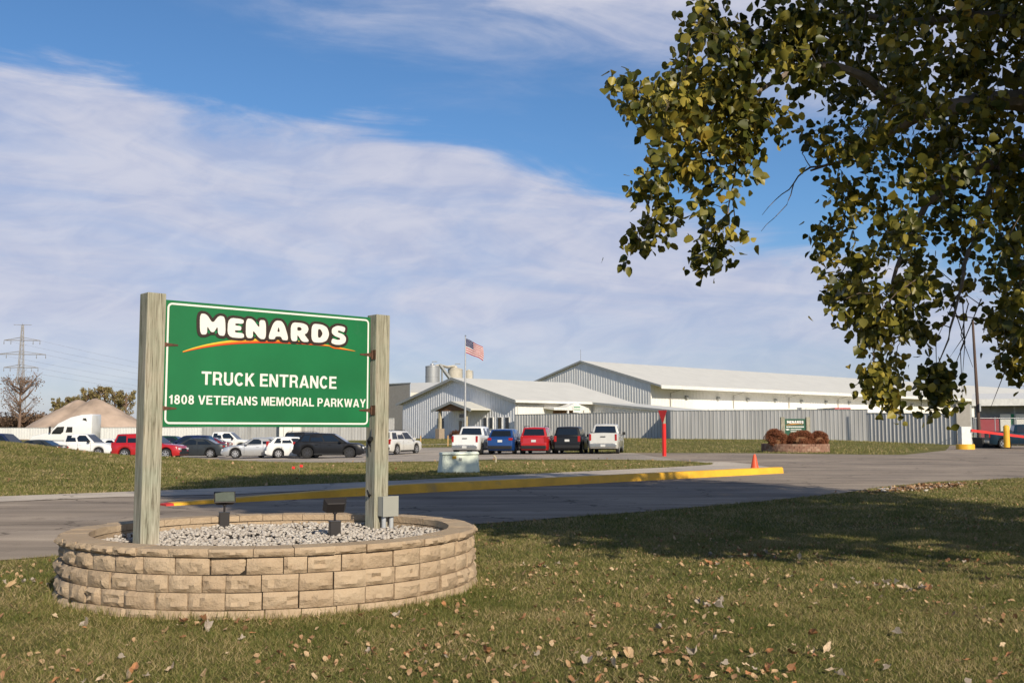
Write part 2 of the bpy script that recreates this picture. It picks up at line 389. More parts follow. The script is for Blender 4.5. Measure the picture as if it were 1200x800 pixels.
# whole paved area = near edge -> right far -> back edges ; island cut by layering the main road and the lot separately
road_poly = ne+[(60,82),(45,96),(40,94),(32,76),(23.8,62.6),(21,64),(14,68.0),(8.2,70),(8.4,49.8)]+densify(island, .6, .06)[::-1]
draped('truck_road', road_poly, .012, M['asphalt'], 1.0, 'worn grey brown asphalt road')
lot_poly = [(8.2,70.02),(4,71.5),(3.0,93),(-12,95),(-40,95),(-60,95),(-60,42.02)]+densify(island_back, .6, .06)[::-1]+[(8.4,49.82)]
draped('parking_lot', lot_poly, .014, M['lot'], 1.0, 'pale worn asphalt parking lot')
# concrete strip between the yellow curb and the lawn
cs_poly = [(-30,4.5),(-17,17.0),(-9,23.6),(-6.6,24.6),(-3,28.0),(0,30.9),(4.6,35.1),(9.3,39.0),(10.5,41.5),(10.6,46),(10.2,49)]+[(8.5,49.6)]+densify(island, .8)[::-1][0:-1]
cs_poly = [p for p in cs_poly if p[0] > -31 and p[1] > 4]
draped('concrete_drive', cs_poly, .022, M['concrete'], 1.0, 'pale concrete apron strip beside the lawn')
# far drive to the gate
draped('concrete_path', [(-13.3,104.5),(-12.2,102.6),(3,103.6),(3,105.0)], .03, M['concrete'], 1.0, 'concrete walk leading to the office porch')

# yellow curb (a real raised kerb)
cp = densify(curb_line, .5); cp.insert(1, (cp[0][0]*.68+cp[1][0]*.32, cp[0][1]*.68+cp[1][1]*.32))
b = MB(); prof = [(-.17,0),(-.15,.17),(-.12,.20),(.12,.20),(.15,.17),(.17,0)]
rings = []
for i, (x, y) in enumerate(cp):
    a = cp[max(0,i-1)]; c2 = cp[min(len(cp)-1,i+1)]
    d = Vector((c2[0]-a[0], c2[1]-a[1], 0)).normalized(); n_ = Vector((-d.y, d.x, 0))
    k = min(1, .22+i*.06) 
    rings.append([(x+n_.x*o_*1.2, y+n_.y*o_*1.2, h*(1.12*k)+zt(x,y)) for o_, h in prof])
vsn = [p for r_ in rings for p in r_]; nn = len(prof); fsn = []; mi = []
for i in range(len(rings)-1):
    for k in range(nn-1): fsn.append((i*nn+k, i*nn+k+1, (i+1)*nn+k+1, (i+1)*nn+k)); mi.append(1 if i < 1 else 0)
fsn.append(tuple(range(nn))); mi.append(1); fsn.append(tuple(range((len(rings)-1)*nn, len(rings)*nn))); mi.append(0)
b.v = vsn; b.f = fsn; b.m = mi
tag(b.build('yellow_kerb', [M['yellow'], M['redpaint']], bevel=0, smooth=40), kind='structure', label='raised kerb painted yellow with a red tip')

# ------------------------------------------------------------------ grass blades
def in_poly(x, y, poly):
    p = np.array(poly); inside = np.zeros(len(x), bool); j = len(p)-1
    for i in range(len(p)):
        xi, yi, xj, yj = p[i,0], p[i,1], p[j,0], p[j,1]
        c = ((yi > y) != (yj > y)) & (x < (xj-xi)*(y-yi)/(yj-yi+1e-12)+xi)
        inside ^= c; j = i
    return inside
PC = Vector((-2.38,10.44,0)); PA, PB, PR = 2.02, 1.88, R(20)   # planter oval
def in_oval(x, y, grow=0.0):
    dx, dy = x-PC.x, y-PC.y
    a = dx*math.cos(PR)+dy*math.sin(PR); b_ = -dx*math.sin(PR)+dy*math.cos(PR)
    return (a/(PA+grow))**2+(b_/(PB+grow))**2 < 1
def vnoise(x, y, s, seed=0):
    g_ = np.random.default_rng(seed).random((64,64))
    x = x*s; y = y*s; i = np.floor(x).astype(int); j = np.floor(y).astype(int)
    fx = x-i; fy = y-j; fx = fx*fx*(3-2*fx); fy = fy*fy*(3-2*fy)
    return (g_[i%64,j%64]*(1-fx)+g_[(i+1)%64,j%64]*fx)*(1-fy)+(g_[i%64,(j+1)%64]*(1-fx)+g_[(i+1)%64,(j+1)%64]*fx)*fy
near_poly = [(-60,-60)]+near_edge+[(60,-60)]
isl_poly = island+island_back
def blades(name, Y0, Y1, dens, h0, h1, w, poly, label, xlim=(-.56,.56)):
    A = (Y1-Y0)*(xlim[1]-xlim[0])*Y1
    n = int(A*dens)
    y = nr.uniform(Y0, Y1, n); x = nr.uniform(xlim[0]*Y1, xlim[1]*Y1, n)
    k = (np.abs(x) < .56*y+1.0) & in_poly(x, y, poly) & ~in_oval(x, y, -.02)
    k &= nr.random(n) < (.05+.75*vnoise(x+50, y+50, 1.4, 3)+.55*vnoise(x+70, y+30, 5.0, 13))
    x, y = x[k], y[k]; n = len(x); z = zt_np(x, y)
    hgt = nr.uniform(h0, h1, n)*(.5+.5*vnoise(x+90, y+20, .8, 5)+.5*vnoise(x+10, y+20, 4.5, 15)); th = nr.uniform(0, 2*math.pi, n)
    lean = nr.normal(0, .8, (n,2))*hgt[:,None]
    ww = w*nr.uniform(.6,1.3,n)
    dx, dy = np.cos(th)*ww, np.sin(th)*ww
    V = np.empty((n,3,3)); V[:,0] = np.stack([x-dx, y-dy, z], 1); V[:,1] = np.stack([x+dx, y+dy, z], 1)
    V[:,2] = np.stack([x+lean[:,0], y+lean[:,1], z+hgt], 1)
    o = fast_mesh(name, V.reshape(-1,3), np.arange(n*3).reshape(-1,3), M['blade'])
    return tag(o, label, 'grass', kind='stuff')
blades('lawn_grass', 5.2, 9.5, 6000, .014, .044, .0028, near_poly, 'short mown grass of the front lawn nearest the camera')
blades('lawn_grass', 9.5, 16, 2900, .016, .050, .0040, near_poly, 'short grass around and behind the stone planter')
blades('lawn_grass', 16, 36, 800, .02, .06, .008, near_poly, 'grass of the front lawn beside the road under the tree')
blades('lawn_grass', 22, 52, 420, .04, .09, .012, isl_poly, 'grass of the rising lawn across the road')

def edge_tufts():
    n = 5200; t_ = nr.uniform(0, 2*math.pi, n); ex = nr.normal(.03, .045, n); clump = nr.random(n) < (.25+.8*vnoise(t_*6+9, t_*0+3, 1.0, 17))
    p = np.array([tuple(oval(a, e))[:2] for a, e in zip(t_, ex)]); p = p[clump]; n = len(p); x, y = p[:,0], p[:,1]; z = zt_np(x, y)
    h = nr.uniform(.03,.10,n); th = nr.uniform(0,6.28,n); V = np.empty((n,3,3)); w_ = .0032
    V[:,0] = np.stack([x-np.cos(th)*w_, y-np.sin(th)*w_, z],1); V[:,1] = np.stack([x+np.cos(th)*w_, y+np.sin(th)*w_, z],1)
    V[:,2] = np.stack([x+nr.normal(0,.3,n)*h, y+nr.normal(0,.3,n)*h, z+h],1)
    tag(fast_mesh('edge_grass', V.reshape(-1,3), np.arange(n*3).reshape(-1,3), M['blade']), 'longer unmown grass growing against the foot of the stone planter', 'grass', kind='stuff')
EDGE = edge_tufts

bank = [(-45,97),(-13,97),(-13,96),(3.5,94),(4.5,72.5),(8.6,71),(14,69),(21,65),(23.6,63.8),(31,76.5),(38,95),(41,98.5),(35.5,104),(17,111.5),(17,116),(1,129),(-14,143),(-45,143)]
def bank_blades():
    n = 150000; x = nr.uniform(-45,42,n); y = nr.uniform(63,143,n); k = in_poly(x, y, bank) & (nr.random(n) < .25+.8*vnoise(x+100,y,.5,31)); x, y = x[k], y[k]; n = len(x); z = zt_np(x, y)
    h = nr.uniform(.05,.16,n); th = nr.uniform(0,6.28,n); w_ = .022; V = np.empty((n,3,3))
    V[:,0] = np.stack([x-np.cos(th)*w_, y-np.sin(th)*w_, z],1); V[:,1] = np.stack([x+np.cos(th)*w_, y+np.sin(th)*w_, z],1)
    V[:,2] = np.stack([x+nr.normal(0,.6,n)*h, y+nr.normal(0,.6,n)*h, z+h],1)
    tag(fast_mesh('lawn_grass', V.reshape(-1,3), np.arange(n*3).reshape(-1,3), M['blade']), 'grass of the bank along the office and the long fence', 'grass', kind='stuff')
bank_blades()
# ------------------------------------------------------------------ fallen leaves
def leaf_pts(curl, rag):
    out = [(0,0)]
    ring = []
    for k in range(11):
        a = math.pi*(k/10*1.75-.875)
        r_ = .5*(1+.18*math.cos(3*a))*(1+rnd.uniform(-rag,rag))
        ring.append((math.cos(a)*r_, math.sin(a)*r_*.9))
    V = [(0,0,0)]+[(x, y, curl*(x*x*1.2+y*y*1.8)+rnd.uniform(-.08,.08)) for x, y in ring]+[(-.75,.02,.05),(-.75,-.02,.05)]
    Fc = [(0,i,i+1) for i in range(1,11)]+[(0,11,12),(0,12,13),(0,13,1)]
    return V, Fc
leaf_meshes = []
for k in range(10):
    V, Fc = leaf_pts(rnd.uniform(.3,1.2), .22)
    me = bpy.data.meshes.new('fallen_leaf'); me.from_pydata(V, [], Fc); me.materials.append(M['dryleaf'][k%5])
    leaf_meshes.append(me)
lcount = 0
cl = [(rnd.uniform(-.5,.5), rnd.uniform(6.3,13)) for _ in range(26)]
LN = ['pale tan','buff','dark brown','orange','greyish']
while lcount < 300:
    if rnd.random() < .72:
        c_ = rnd.choice(cl); y = c_[1]+rnd.gauss(0,.13); x = c_[0]*c_[1]+rnd.gauss(0,.24)
    else:
        y = 6.2+rnd.random()**1.3*7; x = rnd.uniform(-.53,.53)*y
    if in_oval(np.array([x]), np.array([y]), .12)[0] or not in_poly(np.array([x]), np.array([y]), near_poly)[0]: continue
    if x/y < -.1 and rnd.random() < .35: continue
    k = rnd.randrange(10); s_ = rnd.uniform(.03,.06) if rnd.random() < .8 else rnd.uniform(.06,.095)
    o = bpy.data.objects.new('fallen_leaf', leaf_meshes[k]); C.objects.link(o)
    o.location = (x, y, zt(x,y)+.014+s_*.15); o.scale = (s_, s_*rnd.uniform(.6,1), s_)
    o.rotation_euler = (rnd.gauss(0,.5), rnd.gauss(0,.5), rnd.uniform(0,6.28))
    tag(o, f'small dry {LN[k%5]} fallen leaf lying on the front lawn grass', 'leaf', 'dry leaves fallen on the front lawn'); lcount += 1
def litter(name, xs, ys, smin, smax, label, zoff=.02, m='litter'):
    n = len(xs); zs = zt_np(xs, ys)+zoff
    s_ = nr.uniform(smin, smax, n); th = nr.uniform(0,6.28,n); t1 = nr.normal(0,.5,(n,2))
    base = np.array([(-.5,-.28,0),(0,-.42,.05),(.5,-.1,0),(.55,.12,.1),(.05,.45,.03),(-.45,.3,.12)])
    V = np.empty((n,6,3))
    for q in range(6):
        bx, by, bz = base[q]+nr.normal(0,.05,3)
        X_ = (bx*np.cos(th)-by*np.sin(th))*s_; Y_ = (bx*np.sin(th)+by*np.cos(th))*s_
        V[:,q] = np.stack([xs+X_, ys+Y_, zs+bz*s_+t1[:,0]*X_+t1[:,1]*Y_+nr.uniform(0,.1,n)*s_], 1)
    ii = (np.arange(n)*6)[:,None]
    Fa = np.concatenate([ii+np.array([[0,1,2,3]]), ii+np.array([[0,3,4,5]])])
    o = fast_mesh(name, V.reshape(-1,3), Fa, M[m]); return tag(o, label, 'leaves', kind='stuff')
n = 9500; y = 6+24*nr.random(n)**1.25; x = nr.uniform(-.55,.55,n)*y
k = in_poly(x, y, near_poly) & ~in_oval(x, y, .08) & (vnoise(x+30, y+60, .9, 8)+.25*nr.random(n) > .55) & ~((x < -.1*y) & (nr.random(n) < .4))
litter('leaf_litter', x[k], y[k], .015, .042, 'many small scattered dry leaves and crumbs over the front lawn')
n = 500; x = nr.uniform(-20,9,n); y = nr.uniform(24,55,n); k = in_poly(x, y, isl_poly)
litter('leaf_litter', x[k], y[k], .05, .11, 'pale dry leaves scattered on the lawn across the road', .06)
a_ = nr.normal(0,1,(1000,2)); litter('leaf_pile', 10.9+a_[:,0]*.95+a_[:,1]*.05, 27.3+a_[:,0]*.85+a_[:,1]*.42, .04, .11, 'heap of dry leaves and stones at the lawn corner by the road', nr.uniform(.01,.09,1000)*np.exp(-(a_**2).sum(1)/3))

# ------------------------------------------------------------------ stone planter
def oval(t, grow=0.0):
    a, b_ = (PA+grow)*math.cos(t), (PB+grow)*math.sin(t)
    return Vector((PC.x+a*math.cos(PR)-b_*math.sin(PR), PC.y+a*math.sin(PR)+b_*math.cos(PR), 0))
EDGE()
# arc-length table
TT = [2*math.pi*i/720 for i in range(721)]; AL = [0]
for i in range(720): AL.append(AL[-1]+(oval(TT[i+1])-oval(TT[i])).length)
PER = AL[-1]
def t_at(s_): return float(np.interp(s_ % PER, AL, TT))
planter = thing('stone_planter', 'round tan split-face block planter under the big green sign, filled with pale gravel', 'planter', PC)
def rough_block(b, s0, s1, z0, z1, g0, g1, jit, nx_=6, nz_=4):
    # curved block between arc lengths s0..s1 with a rough split outer face
    V = []; Fc = []
    for j in range(nz_+1):
        for i in range(nx_+1):
            s_ = s0+(s1-s0)*i/nx_; z = z0+(z1-z0)*j/nz_
            edge = (i in (0, nx_)) or (j in (0, nz_))
            d = -.012 if edge else rnd.uniform(-.006, jit)
            p = oval(t_at(s_), g1+d); V.append((p.x-PC.x, p.y-PC.y, z+(0 if edge else rnd.uniform(-.004,.004))))
    nfro = len(V)
    for j in (0, nz_):
        for i in range(nx_+1):
            s_ = s0+(s1-s0)*i/nx_; z = z0+(z1-z0)*j/nz_
            p = oval(t_at(s_), g0); V.append((p.x-PC.x, p.y-PC.y, z))
    w_ = nx_+1
    for j in range(nz_):
        for i in range(nx_): Fc.append((j*w_+i, j*w_+i+1, (j+1)*w_+i+1, (j+1)*w_+i))
    for i in range(nx_):
        Fc.append((nfro+i, nfro+i+1, i+1, i)); Fc.append((nz_*w_+i, nz_*w_+i+1, nfro+w_+i+1, nfro+w_+i))
        Fc.append((nfro+w_+i, nfro+w_+i+1, nfro+i+1, nfro+i))
    Fc.append(tuple(j*w_ for j in range(nz_+1))+(nfro+w_, nfro)); Fc.append(tuple(j*w_+nx_ for j in range(nz_+1))+(nfro+w_+nx_, nfro+nx_))
    b.add(V, Fc)
b = MB(); zc = [-.07,.070,.212,.354,.496]
for c_ in range(4):
    s_ = rnd.uniform(0,.3); s_end = s_+PER-.01
    off = rnd.uniform(-.004,.010)-.008*c_
    while s_ < s_end-.05:
        wd = rnd.choice([.29,.30,.30,.31,.20,.30]); e = min(s_end, s_+wd)
        if s_end-e < .12: e = s_end
        o2 = off+rnd.uniform(-.016,.014)
        rough_block(b, s_+.0035+rnd.choice([0,0,.004]), e-.0035, zc[c_]+.002, zc[c_+1]-.0035-rnd.choice([0,0,.003]), -.27, o2, .030)
        s_ = e
b.build('block_wall', M['block'], planter, smooth=28)
b = MB(); s_ = 0
while s_ < PER-.05:
    e = min(PER, s_+rnd.uniform(.24,.40)); e = PER if PER-e < .15 else e
    rough_block(b, s_+.003, e-.003, .499+rnd.uniform(0,.003), .566+rnd.uniform(-.004,.004), -.27, -.004+rnd.uniform(-.014,.010), .026, 8, 3); s_ = e
b.build('cap_course', M['block'], planter, smooth=28)
# earth core
b = MB(); nO = 60
b.add([tuple(oval(2*math.pi*i/nO, -.05)-PC)[:2]+(-.05,) for i in range(nO)]+[tuple(oval(2*math.pi*i/nO, -.05)-PC)[:2]+(.425,) for i in range(nO)],
      [tuple(range(nO))[::-1], tuple(range(nO,2*nO))]+[(i,(i+1)%nO,nO+(i+1)%nO,nO+i) for i in range(nO)])
b.build('soil_core', M['gap'], planter)
# gravel
ico = bmesh.new(); bmesh.ops.create_icosphere(ico, subdivisions=1, radius=1)
iv = np.array([q.co[:] for q in ico.verts]); ic = np.array([[q.index for q in f.verts] for f in ico.faces]); ico.free()
def stones(name, xs, ys, zs, smin, smax, m, label, cat='gravel', kind='stuff'):
    n = len(xs); V = np.repeat(iv[None], n, 0)*(1+nr.normal(0,.14,(n,len(iv),1)))
    V *= nr.uniform(smin, smax, (n,1,1))*np.stack([nr.uniform(.8,1.5,n), nr.uniform(.7,1.2,n), nr.uniform(.5,.85,n)], 1)[:,None]
    th = nr.uniform(0,6.28,n); c_, s_ = np.cos(th)[:,None], np.sin(th)[:,None]
    X_ = V[:,:,0]*c_-V[:,:,1]*s_; Y_ = V[:,:,0]*s_+V[:,:,1]*c_
    V = np.stack([X_+xs[:,None], Y_+ys[:,None], V[:,:,2]+zs[:,None]], 2)
    Fa = (ic[None]+(np.arange(n)*len(iv))[:,None,None]).reshape(-1,3)
    o = fast_mesh(name, V.reshape(-1,3), Fa, m); return tag(o, label, cat, kind=kind)
n = 9500; x = nr.uniform(-4.6,-.1,n); y = nr.uniform(8.3,12.4,n); k = in_oval(x, y, -.27); x, y = x[k], y[k]
stones('gravel', x, y, .43+.035*vnoise(x, y, 2.2, 4)+nr.uniform(0,.018,len(x)), .012, .024, M['stone'], 'pale river gravel filling the stone planter')
a_ = nr.normal(0,1,(130,2)); xs_, ys_ = 10.8+a_[:,0]*.8, 27.3+a_[:,0]*.75+a_[:,1]*.35
stones('rubble', xs_, ys_, zt_np(xs_, ys_)+.03, .02, .075, M['stone'], 'broken pale stones lying at the lawn corner by the road', 'stones')

# ------------------------------------------------------------------ the big sign
GZ = .45
SO = Vector((-3.40,9.96,0))
sign = thing('entrance_sign', 'large green entrance sign with white lettering between two weathered wooden posts', 'sign', SO+Vector((0,0,GZ)), ang)
PW, PZ0, PZ1 = 2.405, 1.575-GZ, 2.815-GZ
def post(bx, ztop, parent):
    b = MB(); h = .093
    b.box(-h, h, -h, h, -.35, ztop-.012)
    o = b.build('post', M['post'], parent, bevel=.008, loc=(bx, 0, 0)); return o
pl = post(-.118, 2.875-GZ, sign); prr = post(PW+.118, 2.86-GZ, sign)
def chaikin(p, it=2, r_=.2):
    for _ in range(it):
        q = []
        for i in range(len(p)):
            a, b_ = p[i], p[(i+1)%len(p)]
            q += [(a[0]+(b_[0]-a[0])*r_, a[1]+(b_[1]-a[1])*r_), (a[0]+(b_[0]-a[0])*(1-r_), a[1]+(b_[1]-a[1])*(1-r_))]
        p = q
    return p
LET = {
 'M': (1.16, [[(.03,0),(0,1.06),(.30,1.04),(.57,.58),(.84,1.02),(1.12,.98),(1.16,.0),(.83,.02),(.80,.50),(.64,.16),(.50,.16),(.33,.48),(.33,.02)]]),
 'E': (.76, [[(0,0),(.02,1),(.73,.97),(.72,.73),(.34,.74),(.34,.61),(.62,.60),(.62,.38),(.33,.38),(.33,.25),(.75,.24),(.76,-.02)]]),
 'N': (.95, [[(0,0),(0,1),(.31,1.0),(.64,.52),(.62,.98),(.93,.98),(.95,0),(.66,-.02),(.32,.46),(.33,0)]]),
 'A': (1.04, [[(0,0),(.30,1),(.74,1),(1.04,0),(.71,-.01),(.66,.17),(.38,.17),(.33,0)], [(.44,.40),(.60,.40),(.52,.72)]]),
 'R': (.96, [[(0,0),(0,1),(.58,1),(.82,.90),(.89,.68),(.80,.47),(.66,.40),(.96,.02),(.58,-.02),(.36,.33),(.32,.33),(.32,0)], [(.31,.57),(.31,.78),(.48,.78),(.56,.675),(.48,.57)]]),
 'D': (.92, [[(0,0),(0,1),(.52,1),(.80,.86),(.92,.50),(.80,.14),(.52,0)], [(.32,.25),(.32,.75),(.47,.74),(.59,.5),(.47,.26)]]),
 'S': (.82, [[(.02,.04),(.08,.30),(.34,.22),(.50,.25),(.50,.35),(.22,.43),(.04,.60),(.06,.86),(.32,1.02),(.62,1.0),(.77,.93),(.70,.67),(.46,.77),(.35,.74),(.36,.65),(.66,.56),(.82,.36),(.76,.10),(.52,-.03),(.25,-.04)]])}
def logo(parent, x0, x1, z0, z1, y, off):
    word = 'MENARDS'; gap = .085
    tot = sum(LET[c_][0] for c_ in word)+gap*(len(word)-1)
    sx = (x1-x0)/tot; sz = z1-z0
    wob = [.02,-.02,.0,.015,-.01,.0,-.02]
    for nm, m_, of, yy in (('logo_outline', M['signblack'], off, y), ('logo_letters', M['signwhite'], 0.006, y-.004)):
        mbv = MB(); X = 0
        for li, ch in enumerate(word):
            w_, polys = LET[ch]
            cu = bpy.data.curves.new('t', 'CURVE'); cu.dimensions = '2D'; cu.fill_mode = 'BOTH'; cu.offset = of
            for pi, pl_ in enumerate(polys):
                if nm == 'logo_outline' and pi: continue
                pts = chaikin(pl_, 2, .2)
                s_ = cu.splines.new('POLY'); s_.points.add(len(pts)-1)
                for q, (a, c_) in zip(s_.points, pts): q.co = ((X+a)*1.0, c_+wob[li], 0, 1)
                s_.use_cyclic_u = True
            o = bpy.data.objects.new('t', cu); C.objects.link(o)
            dg = bpy.context.evaluated_depsgraph_get(); me = bpy.data.meshes.new_from_object(o.evaluated_get(dg)); bpy.data.objects.remove(o)
            mbv.add([(x0+q.co.x*sx, yy-.0004*li, z0+q.co.y*sz) for q in me.vertices], [tuple(f.vertices) for f in me.polygons])
            X += w_+gap
        mbv.build(nm, m_, parent)
def swoosh(parent, pts, thick, y):
    # pts: (x, z) arc; three stacked bands
    n = 36
    for bi, (nm, m_) in enumerate((('swoosh_yellow', M['sw1']), ('swoosh_orange', M['sw2']), ('swoosh_red', M['sw3']))):
        b = MB(); V = []
        for i in range(n+1):
            t = i/n
            x = (1-t)**3*pts[0][0]+3*(1-t)**2*t*pts[1][0]+3*(1-t)*t*t*pts[2][0]+t**3*pts[3][0]
            z = (1-t)**3*pts[0][1]+3*(1-t)**2*t*pts[1][1]+3*(1-t)*t*t*pts[2][1]+t**3*pts[3][1]
            th = thick*(.12+.88*math.sin(math.pi*min(1,t*1.15+.02))**.7 if t < .85 else .12+.5*(1-t)/.15)/3
            V += [(x, y-.0005*bi, z-th*bi), (x, y-.0005*bi, z-th*(bi+1)+(-th*.05))]
        b.add(V, [(2*i,2*i+1,2*i+3,2*i+2) for i in range(n)])
        b.build(nm, m_, parent)
b = MB(); b.box(0, PW, -.012, .012, PZ0, PZ1)
panel = b.build('sign_panel', M['green'], sign, bevel=.003)
def ring_border(x0, x1, z0, z1, w_, rc, y, m_, parent):
    def rr(x0, x1, z0, z1, r_):
        p = []
        for cx, cz, a0 in ((x1-r_,z1-r_,0),(x0+r_,z1-r_,90),(x0+r_,z0+r_,180),(x1-r_,z0+r_,270)):
            for k in range(7): a = R(a0+90*k/6); p.append((cx+r_*math.cos(a), y, cz+r_*math.sin(a)))
        return p
    a = rr(x0,x1,z0,z1,rc); c_ = rr(x0+w_,x1-w_,z0+w_,z1-w_,max(.001,rc-w_)); n = len(a)
    b = MB(); b.add(a+c_, [(i,(i+1)%n,n+(i+1)%n,n+i) for i in range(n)]); return b.build('border', m_, parent)
ring_border(.022, PW-.022, PZ0+.028, PZ1-.025, .019, .05, -.0145, M['signwhite'], panel)
swoosh(panel, [(.19,2.318-GZ),(.75,2.55-GZ),(1.55,2.53-GZ),(2.20,2.425-GZ)], .046, -.0150)
logo(panel, .355, 2.075, 2.492-GZ, 2.690-GZ, -.0185, .145)

def arc(cx, cy, rx, ry, a0, a1, n=14): return [(cx+rx*math.cos(R(a0+(a1-a0)*i/n)), cy+ry*math.sin(R(a0+(a1-a0)*i/n))) for i in range(n+1)]
def stroke(path, w1):
    Lf, Rt = [], []
    for i, p in enumerate(path):
        a, c_ = path[max(0,i-1)], path[min(len(path)-1,i+1)]; d = math.hypot(c_[0]-a[0], c_[1]-a[1]) or 1
        nx_, ny_ = -(c_[1]-a[1])/d*w1/2, (c_[0]-a[0])/d*w1/2; Lf.append((p[0]+nx_,p[1]+ny_)); Rt.append((p[0]-nx_,p[1]-ny_))
    return Lf+Rt[::-1]
q_ = .19
HEL = {'T':(.78,[[(0,1),(.78,1),(.78,.83),(.49,.83),(.49,0),(.29,0),(.29,.83),(0,.83)]]),
 'E':(.68,[[(0,0),(0,1),(.67,1),(.67,.83),(.2,.83),(.2,.60),(.62,.60),(.62,.43),(.2,.43),(.2,.17),(.69,.17),(.69,0)]]),
 'L':(.62,[[(0,0),(0,1),(.2,1),(.2,.17),(.63,.17),(.63,0)]]), 'I':(.2,[[(0,0),(0,1),(.2,1),(.2,0)]]),
 'N':(.76,[[(0,0),(0,1),(.21,1),(.57,.37),(.57,1),(.76,1),(.76,0),(.55,0),(.19,.62),(.19,0)]]),
 'M':(.90,[[(0,0),(0,1),(.27,1),(.45,.33),(.63,1),(.90,1),(.90,0),(.72,0),(.72,.75),(.53,0),(.37,0),(.18,.75),(.18,0)]]),
 'K':(.78,[[(0,0),(0,1),(.2,1),(.2,.60),(.52,1),(.77,1),(.42,.60),(.80,0),(.55,0),(.29,.45),(.2,.35),(.2,0)]]),
 'V':(.78,[[(.28,0),(-.02,1),(.19,1),(.39,.27),(.59,1),(.80,1),(.50,0)]]),
 'W':(1.10,[[(.20,0),(-.02,1),(.18,1),(.31,.32),(.45,1),(.65,1),(.79,.32),(.92,1),(1.12,1),(.90,0),(.69,0),(.55,.68),(.41,0)]]),
 'Y':(.78,[[(.29,0),(.29,.40),(-.03,1),(.20,1),(.39,.58),(.58,1),(.81,1),(.49,.40),(.49,0)]]),
 'A':(.84,[[(-.01,0),(.32,1),(.53,1),(.86,0),(.64,0),(.585,.19),(.265,.19),(.21,0)],[(.315,.35),(.535,.35),(.425,.74)]]),
 'P':(.70,[[(0,0),(0,1),(.42,1)]+arc(.42,.69,.28,.31,90,-90)+[(.2,.38),(.2,0)],[(.2,.54),(.2,.84),(.40,.84)]+arc(.40,.69,.10,.15,90,-90)]),
 'R':(.76,[[(0,0),(0,1),(.46,1)]+arc(.46,.72,.27,.28,90,-50)+[(.66,.40),(.72,.10),(.77,0),(.55,0),(.52,.12),(.50,.32),(.42,.38),(.2,.38),(.2,0)],[(.2,.54),(.2,.84),(.43,.84)]+arc(.43,.69,.10,.15,90,-90)]),
 'U':(.74,[stroke([(.1,1)]+[(.1,.4)]+arc(.37,.36,.27,.275,180,360,16)+[(.64,.4),(.64,1)],q_)]),
 'C':(.78,[stroke(arc(.40,.5,.30,.425,38,322,26),q_)]),
 'O':(.84,[arc(.42,.5,.43,.52,0,345,23),arc(.42,.5,.225,.345,0,345,23)]),
 'S':(.70,[stroke(arc(.35,.715,.25,.205,15,262,16)+arc(.35,.285,.25,.205,82,-165,16),.185)]),
 '8':(.64,[arc(.32,.74,.275,.265,-28,208,16)+arc(.32,.275,.31,.285,142,398,18),arc(.32,.74,.105,.115,0,340,14),arc(.32,.28,.125,.135,0,340,14)]),
 '0':(.64,[arc(.32,.5,.32,.51,0,345,23),arc(.32,.5,.13,.35,0,345,23)]),
 '1':(.44,[[(.20,0),(.20,.66),(.02,.66),(.02,.79),(.14,.82),(.24,.98),(.39,.98),(.39,0)]])}
def lettering(txt, x0, x1, z0, z1, y, parent):
    gap, sp__ = .125, .46; tot = 0; run = []
    for i, ch in enumerate(txt):
        if ch == ' ': tot += sp__-gap; run.append(None); continue
        run.append(tot); tot += HEL[ch][0]+gap
    tot -= gap; sx = (x1-x0)/tot; word = MB(); n_ = 0
    for ch, X in list(zip(txt, run))+[(' ', None)]:
        if ch == ' ':
            word.build('lettering', M['signwhite'], parent); word = MB(); continue
        cu = bpy.data.curves.new('t','CURVE'); cu.dimensions = '2D'; cu.fill_mode = 'BOTH'
        for pl_ in HEL[ch][1]:
            sp_ = cu.splines.new('POLY'); sp_.points.add(len(pl_)-1)
            for q, (a, c_) in zip(sp_.points, pl_): q.co = (X+a, c_, 0, 1)
            sp_.use_cyclic_u = True
        o = bpy.data.objects.new('t', cu); C.objects.link(o); dg = bpy.context.evaluated_depsgraph_get(); me = bpy.data.meshes.new_from_object(o.evaluated_get(dg)); bpy.data.objects.remove(o)
        word.add([(x0+q.co.x*sx, y, z0+q.co.y*(z1-z0)) for q in me.vertices], [tuple(f.vertices) for f in me.polygons])
lettering('TRUCK ENTRANCE', .393, 1.963, 1.995-GZ, 2.128-GZ, -.0150, panel)
lettering('1808 VETERANS MEMORIAL PARKWAY', .062, 2.348, 1.798-GZ, 1.888-GZ, -.0150, panel)
for left, z in ((1,2.375),(1,1.755),(0,2.39),(0,1.765)):
    b = MB(); z -= GZ; s_ = 1 if left else -1; x = -.01 if left else PW+.01
    b.add([(x,-.017,z-.026),(x,-.017,z+.026),(x+s_*.055,-.017,z+.015),(x+s_*.15,-.017,z+.007),(x+s_*.15,-.017,z-.007),(x+s_*.055,-.017,z-.015)], [(0,1,2,3,4,5)])
    b.add([(x,-.013,z-.026),(x,-.013,z+.026),(x+s_*.055,-.013,z+.015),(x+s_*.15,-.013,z+.007),(x+s_*.15,-.013,z-.007),(x+s_*.055,-.013,z-.015)], [(0,1,2,3,4,5)])
    b.tube([(x-s_*.006,-.026,z-.05),(x-s_*.006,-.026,z+.05)], .012, 8)
    if not left: b.box(PW+.019, PW+.0245, -.088, -.02, z-.055, z+.055)
    b.build('hinge', M['rust'], sign)
